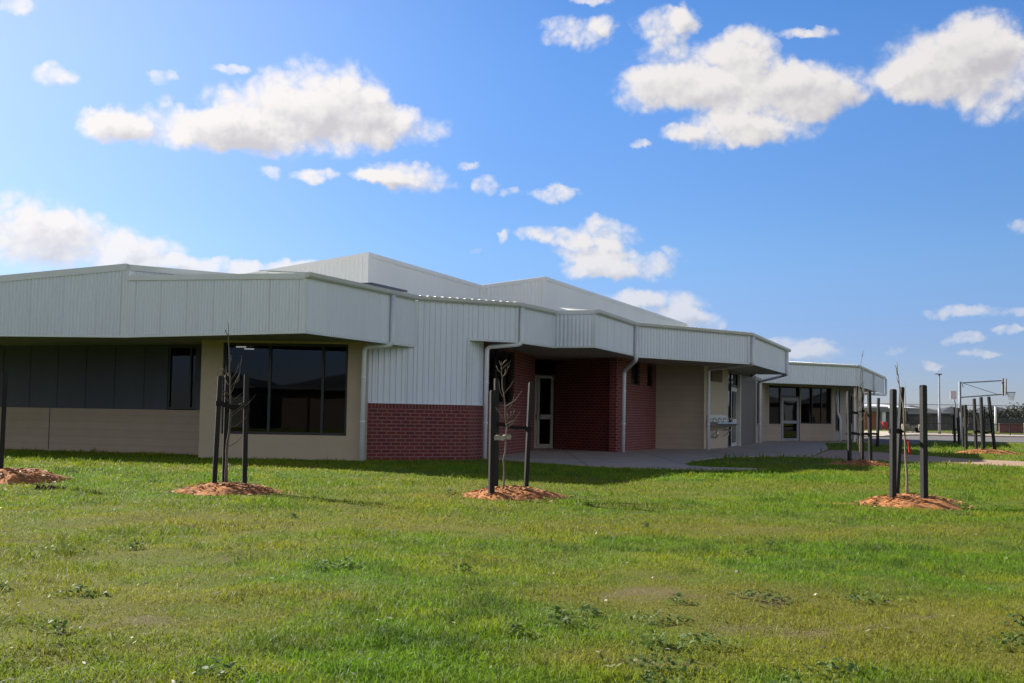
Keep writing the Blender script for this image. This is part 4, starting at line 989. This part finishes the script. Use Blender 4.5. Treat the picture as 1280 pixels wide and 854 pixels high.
me.update(calc_edges=True); me.validate(); ca=me.color_attributes.new('tone','FLOAT_COLOR','POINT'); ca.data.foreach_set('color',np.repeat(np.concatenate([Cs,np.ones((n,1))],1),5,0).astype(np.float32).reshape(-1)); me.materials.append(M['blade'])
go=bpy.data.objects.new('grass',me); COL.objects.link(go); tag(go,'short lawn grass growing over the whole foreground','grass',kind='stuff')
print('blades',n)
# broad leaved weeds
r=random.Random(3); m=MB()
spots=[(2.2,7.4,.16),(1.55,7.35,.14),(.65,5.35,.20),(.60,5.0,.12),(.8,6.6,.12),(.45,6.75,.08),(1.42,5.3,.15),(2.55,6.0,.16),(-2.55,7.2,.10),(-3.5,9.5,.12),(-1.2,5.0,.10),(.3,6.4,.10),(.05,6.1,.06),(-2.2,5.9,.08),(-3.0,9.7,.1),(-1.3,8.5,.08),(3.05,6.6,.08),(1.0,7.1,.06),(.95,5.9,.12),(-.3,8.2,.06)]
for _ in range(16):
    y=4.6*(5)**r.random(); spots.append((r.uniform(-.45,.45)*y,y,r.uniform(.03,.085)))
for cx,cy,R in spots:
    for _ in range(int(24+R*620)):
        a=r.uniform(0,6.283); q=R*r.random()**.7*(1+.5*math.sin(3*a+cx*9)); x,y=cx+math.cos(a)*q*1.3,cy+math.sin(a)*q*1.1
        z=gz(x,y)+r.uniform(.012,.062)*(1.25-q/R*.7); L=r.uniform(.007,.021); b=r.uniform(0,6.283); t=r.uniform(-.7,.8)
        d=Vector((math.cos(b),math.sin(b),t)).normalized()*L; s=Vector((-math.sin(b),math.cos(b),r.uniform(-.9,.9))).normalized()*L*r.uniform(.35,.6)
        p=Vector((x,y,z)); up=Vector((0,0,L*.15))
        m.face([p-d,p-d*.3+s,p+d*.55+s*.75,p+d,p+d*.55-s*.75,p-d*.3-s])
tag(m.build('weeds',M['weed'],None),'broad leaved weeds scattered through the lawn','weeds',kind='stuff')
m=MB()
for _ in range(420):
    y=4.6*(4.2)**r.random(); x=r.uniform(-.47,.47)*y; L=r.uniform(.006,.026)*max(1,y/9)**.6; b=r.uniform(0,6.283); p=Vector((x,y,gz(x,y)+r.uniform(.012,.03)))
    d=Vector((math.cos(b),math.sin(b),r.uniform(-.4,.4)))*L; s=Vector((-math.sin(b),math.cos(b),r.uniform(-.6,.6)))*L*r.uniform(.15,.6)
    m.face([p-d,p+s*.8-d*.2,p+d,p-s])
tag(m.build('litter',M['litter'],None),'pale dead leaves and stems lying in the lawn','litter',kind='stuff')
# ------------------------------------------------------------------ sun, sky with clouds, camera
EL=math.radians(27.7); TS=Vector((-.75,.66,0)).normalized()*math.cos(EL)+Vector((0,0,math.sin(EL)))
sl=bpy.data.lights.new('sun','SUN'); sl.energy=5.0; sl.angle=math.radians(.53); sl.color=(1.0,.945,.86)
so=bpy.data.objects.new('sun',sl); COL.objects.link(so); so.rotation_euler=(-TS).to_track_quat('-Z','Y').to_euler(); so.location=(-30,30,40)
CLOUDS=[(-0.2821, 0.2243, 0.0751, 0.0185), (-0.2093, 0.2358, 0.0627, 0.0304), (-0.1643, 0.2588, 0.0584, 0.0304), (-0.1439, 0.2395, 0.0527, 0.0307), (-0.1005, 0.235, 0.047, 0.0177), (-0.3283, 0.2235, 0.0289, 0.0141), (-0.2347, 0.2246, 0.051, 0.0202), (-0.4015, 0.1374, 0.0642, 0.0304), (-0.3458, 0.1289, 0.0575, 0.0249), (-0.2973, 0.1235, 0.0384, 0.0165), (-0.2282, 0.1166, 0.0775, 0.0084), (-0.1704, 0.1229, 0.0327, 0.0052), (-0.3737, 0.2535, 0.0201, 0.0101), (-0.2909, 0.2619, 0.0106, 0.0061), (-0.2376, 0.2727, 0.0154, 0.0049), (-0.2891, 0.2455, 0.0087, 0.0062), (-0.0909, 0.1952, 0.0442, 0.013), (-0.1129, 0.1918, 0.0253, 0.0065), (-0.2048, 0.1934, 0.0123, 0.007), (-0.1657, 0.1921, 0.0223, 0.0065), (-0.0375, 0.2065, 0.0108, 0.0039), (-0.0244, 0.1898, 0.0121, 0.0092), (0.0316, 0.186, 0.0228, 0.0072), (-0.0021, 0.1843, 0.0108, 0.0046), (-0.0328, 0.1382, 0.006, 0.0033), (-0.0081, 0.1473, 0.0054, 0.0066), (0.0533, 0.3145, 0.0324, 0.0143), (0.0735, 0.3219, 0.0148, 0.0087), (0.1226, 0.3187, 0.028, 0.016), (0.1406, 0.3245, 0.012, 0.0135), (0.1641, 0.2803, 0.0715, 0.0299), (0.1277, 0.2685, 0.0496, 0.0214), (0.1889, 0.2994, 0.0299, 0.0185), (0.2132, 0.2548, 0.0699, 0.0324), (0.2548, 0.2643, 0.0469, 0.0234), (0.1775, 0.2338, 0.0486, 0.0153), (0.1048, 0.2266, 0.0093, 0.0045), (0.1393, 0.2326, 0.0198, 0.0077), (0.242, 0.308, 0.0254, 0.0049), (0.3474, 0.279, 0.054, 0.0344), (0.3857, 0.2628, 0.0355, 0.0354), (0.3743, 0.2963, 0.0348, 0.0234), (0.3293, 0.2702, 0.0312, 0.0211), (0.0308, 0.1498, 0.0322, 0.0086), (0.0756, 0.1548, 0.0306, 0.0132), (0.0992, 0.1272, 0.0449, 0.0152), (0.0624, 0.1389, 0.0367, 0.0093), (0.0693, 0.1237, 0.0333, 0.0093), (0.1227, 0.0909, 0.0432, 0.0159), (0.149, 0.0825, 0.0274, 0.0092), (0.0995, 0.0967, 0.0264, 0.0093), (0.2297, 0.0605, 0.0345, 0.0084), (0.2423, 0.0553, 0.0312, 0.0065), (0.3599, 0.0872, 0.0301, 0.0062), (0.4009, 0.0846, 0.0124, 0.0043), (0.3998, 0.1514, 0.0102, 0.0073), (0.3639, 0.0647, 0.0162, 0.005), (0.339, 0.0466, 0.0106, 0.0038), (0.3939, 0.0712, 0.0136, 0.0037), (0.3754, 0.0534, 0.0184, 0.0031), (0.3103, 0.0554, 0.0121, 0.0032), (0.0631, 0.3393, 0.023, 0.0043), (-0.4038, 0.304, 0.0185, 0.0069)]
W=bpy.data.worlds.new('World'); S.world=W; W.use_nodes=True; nt=W.node_tree; bg=nt.nodes['Background']
sky=nt.nodes.new('ShaderNodeTexSky'); sky.sky_type='NISHITA'; sky.sun_disc=False; sky.sun_elevation=EL; sky.sun_rotation=math.atan2(TS.x,TS.y)
sky.altitude=0; sky.air_density=1.0; sky.dust_density=.15; sky.ozone_density=4.0
tc=nt.nodes.new('ShaderNodeTexCoord'); D=tc.outputs['Generated']
nv=nt.nodes.new('ShaderNodeVectorMath'); nv.operation='NORMALIZE'; nt.links.new(D,nv.inputs[0]); D=nv.outputs[0]
sx=nt.nodes.new('ShaderNodeSeparateXYZ'); nt.links.new(D,sx.inputs[0])
az=mth(nt,'ARCTAN2',sx.outputs[0],sx.outputs[1]); el=mth(nt,'ARCSINE',sx.outputs[2])
cmb=nt.nodes.new('ShaderNodeCombineXYZ'); nt.links.new(az,cmb.inputs[0]); nt.links.new(el,cmb.inputs[1]); P0=cmb.outputs[0]
def vm(op,a,b):
    n=nt.nodes.new('ShaderNodeVectorMath'); n.operation=op
    for i,x in enumerate((a,b)):
        if isinstance(x,tuple): n.inputs[i].default_value=x
        else: nt.links.new(x,n.inputs[i])
    return n
def warp(P):
    big=nt.nodes.new('ShaderNodeTexNoise'); big.inputs['Scale'].default_value=26; big.inputs['Detail'].default_value=6; big.inputs['Roughness'].default_value=.62; nt.links.new(P,big.inputs['Vector'])
    o=vm('SUBTRACT',big.outputs['Color'],(.5,.5,.5)).outputs[0]; o=vm('MULTIPLY',o,(.031,.026,0)).outputs[0]
    return vm('ADD',P,o).outputs[0]
def field(P):
    tot=None
    for a,e,ra,re in CLOUDS:
        q=vm('MULTIPLY',vm('SUBTRACT',P,(a,e,0)).outputs[0],(1/ra,1/re,0)).outputs[0]
        d=vm('DOT_PRODUCT',q,q).outputs['Value']
        v=mth(nt,'SUBTRACT',1.25,d,None,True)
        if ra<.024: v=mth(nt,'MULTIPLY',v,.50+.5*ra/.024)
        tot=v if tot is None else mth(nt,'ADD',tot,v)
    return tot
def puff(P,s):
    n=noise(nt,P,s,1.5,.5); return mth(nt,'ABSOLUTE',mth(nt,'SUBTRACT',mth(nt,'MULTIPLY',n,2),1))
def density(P):
    F=field(warp(P))
    b=mth(nt,'ADD',mth(nt,'ADD',mth(nt,'MULTIPLY',puff(P,38),1.4),mth(nt,'MULTIPLY',puff(P,88),.70)),mth(nt,'MULTIPLY',puff(P,190),.22))
    w=noise(nt,P,24,5,.6)
    return F,mth(nt,'ADD',F,mth(nt,'ADD',mth(nt,'SUBTRACT',b,.34),mth(nt,'MULTIPLY',mth(nt,'SUBTRACT',w,.5),1.1)))
F,dens=density(P0)
mask=mth(nt,'MULTIPLY',mth(nt,'MULTIPLY',ramp(nt,dens,.02,1.5),ramp(nt,F,.0,.5)),ramp(nt,el,.02,.17,.5,1))
# the clouds stand against the light: edges towards the sun glow, the far sides and thick cores are grey
FS,dS=density(vm('ADD',P0,(-.0075,.0085,0)).outputs[0])
rel=mth(nt,'SUBTRACT',dS,dens)
shade=mth(nt,'ADD',ramp(nt,rel,-.9,1.1,-.22,.46),ramp(nt,mth(nt,'ADD',FS,mth(nt,'MULTIPLY',mth(nt,'SUBTRACT',noise(nt,P0,13,3,.6),.5),3.2)),.3,3.4,0,.74),None,True)
ccol=mixcol(nt,shade,(1.0,.965,.96),(.67,.655,.69))
fn2=None
# overhead and behind the viewer: unseen cumulus added to brighten the shaded facade
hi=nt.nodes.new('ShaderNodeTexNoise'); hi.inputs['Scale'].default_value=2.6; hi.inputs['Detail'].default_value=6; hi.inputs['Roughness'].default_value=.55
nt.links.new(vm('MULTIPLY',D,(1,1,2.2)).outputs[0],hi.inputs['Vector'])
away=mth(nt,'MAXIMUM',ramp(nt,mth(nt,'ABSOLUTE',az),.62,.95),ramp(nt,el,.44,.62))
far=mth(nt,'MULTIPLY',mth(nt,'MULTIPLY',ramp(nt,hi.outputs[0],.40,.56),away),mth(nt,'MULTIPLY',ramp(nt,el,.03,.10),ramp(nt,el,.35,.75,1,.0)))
SKYK=.05; EXPO=1.1
hs=nt.nodes.new('ShaderNodeHueSaturation'); hs.inputs['Saturation'].default_value=1.28; hs.inputs['Hue'].default_value=.507; nt.links.new(sky.outputs[0],hs.inputs['Color'])
def sc(col,k):
    n=nt.nodes.new('ShaderNodeVectorMath'); n.operation='SCALE'; nt.links.new(col,n.inputs[0]); n.inputs[3].default_value=k; return n.outputs[0]
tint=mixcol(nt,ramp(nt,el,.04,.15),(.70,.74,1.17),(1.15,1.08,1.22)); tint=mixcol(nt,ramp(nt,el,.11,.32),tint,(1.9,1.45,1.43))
tint=mixcol(nt,ramp(nt,el,.42,.85),tint,(.55,.50,.55))  # upper sky, out of view, dimmed so the ground gets less light
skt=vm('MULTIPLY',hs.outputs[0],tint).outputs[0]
ds=vm('DOT_PRODUCT',D,tuple(TS)).outputs['Value']; au=mth(nt,'POWER',ramp(nt,ds,.62,1.0),1.3)     # bright haze round the sun
auc=nt.nodes.new('ShaderNodeVectorMath'); auc.operation='SCALE'; auc.inputs[0].default_value=(.27/SKYK/2**EXPO,.23/SKYK/2**EXPO,.10/SKYK/2**EXPO); nt.links.new(au,auc.inputs[3])
skt=vm('ADD',skt,auc.outputs[0]).outputs[0]
csun=nt.nodes.new('ShaderNodeVectorMath'); csun.operation='SCALE'; nt.links.new(sc(ccol,1.0/SKYK/2**EXPO),csun.inputs[0]); nt.links.new(ramp(nt,ds,.45,.9,.84,.98),csun.inputs[3])
fin=mixcol(nt,mask,skt,csun.outputs[0])
wh=nt.nodes.new('ShaderNodeRGB'); wh.outputs[0].default_value=(1,.97,.94,1)
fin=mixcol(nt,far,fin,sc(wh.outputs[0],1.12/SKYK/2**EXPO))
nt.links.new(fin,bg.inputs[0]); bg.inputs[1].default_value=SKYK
W.cycles.sampling_method='MANUAL'; W.cycles.sample_map_resolution=512
cam=bpy.data.cameras.new('camera'); co=bpy.data.objects.new('camera',cam); COL.objects.link(co)
th=math.atan(92.5/1500); ro=.0165
R_=Vector((1,0,0)); Fw=Vector((0,math.cos(th),math.sin(th))); Up=Vector((0,-math.sin(th),math.cos(th)))
cr=R_*math.cos(ro)+Up*math.sin(ro); cu=-R_*math.sin(ro)+Up*math.cos(ro)
mw=Matrix((cr,cu,-Fw)).transposed().to_4x4(); mw.translation=Vector((0,0,1.1)); co.matrix_world=mw
cam.sensor_width=36; cam.lens=1500/1280*36; cam.clip_end=8000; cam.clip_start=.05
S.camera=co
S.view_settings.view_transform='Standard'; S.view_settings.look='None'; S.view_settings.exposure=EXPO; S.view_settings.gamma=1
S.render.engine='CYCLES'; S.cycles.max_bounces=8; S.cycles.transparent_max_bounces=12; S.cycles.use_denoising=True
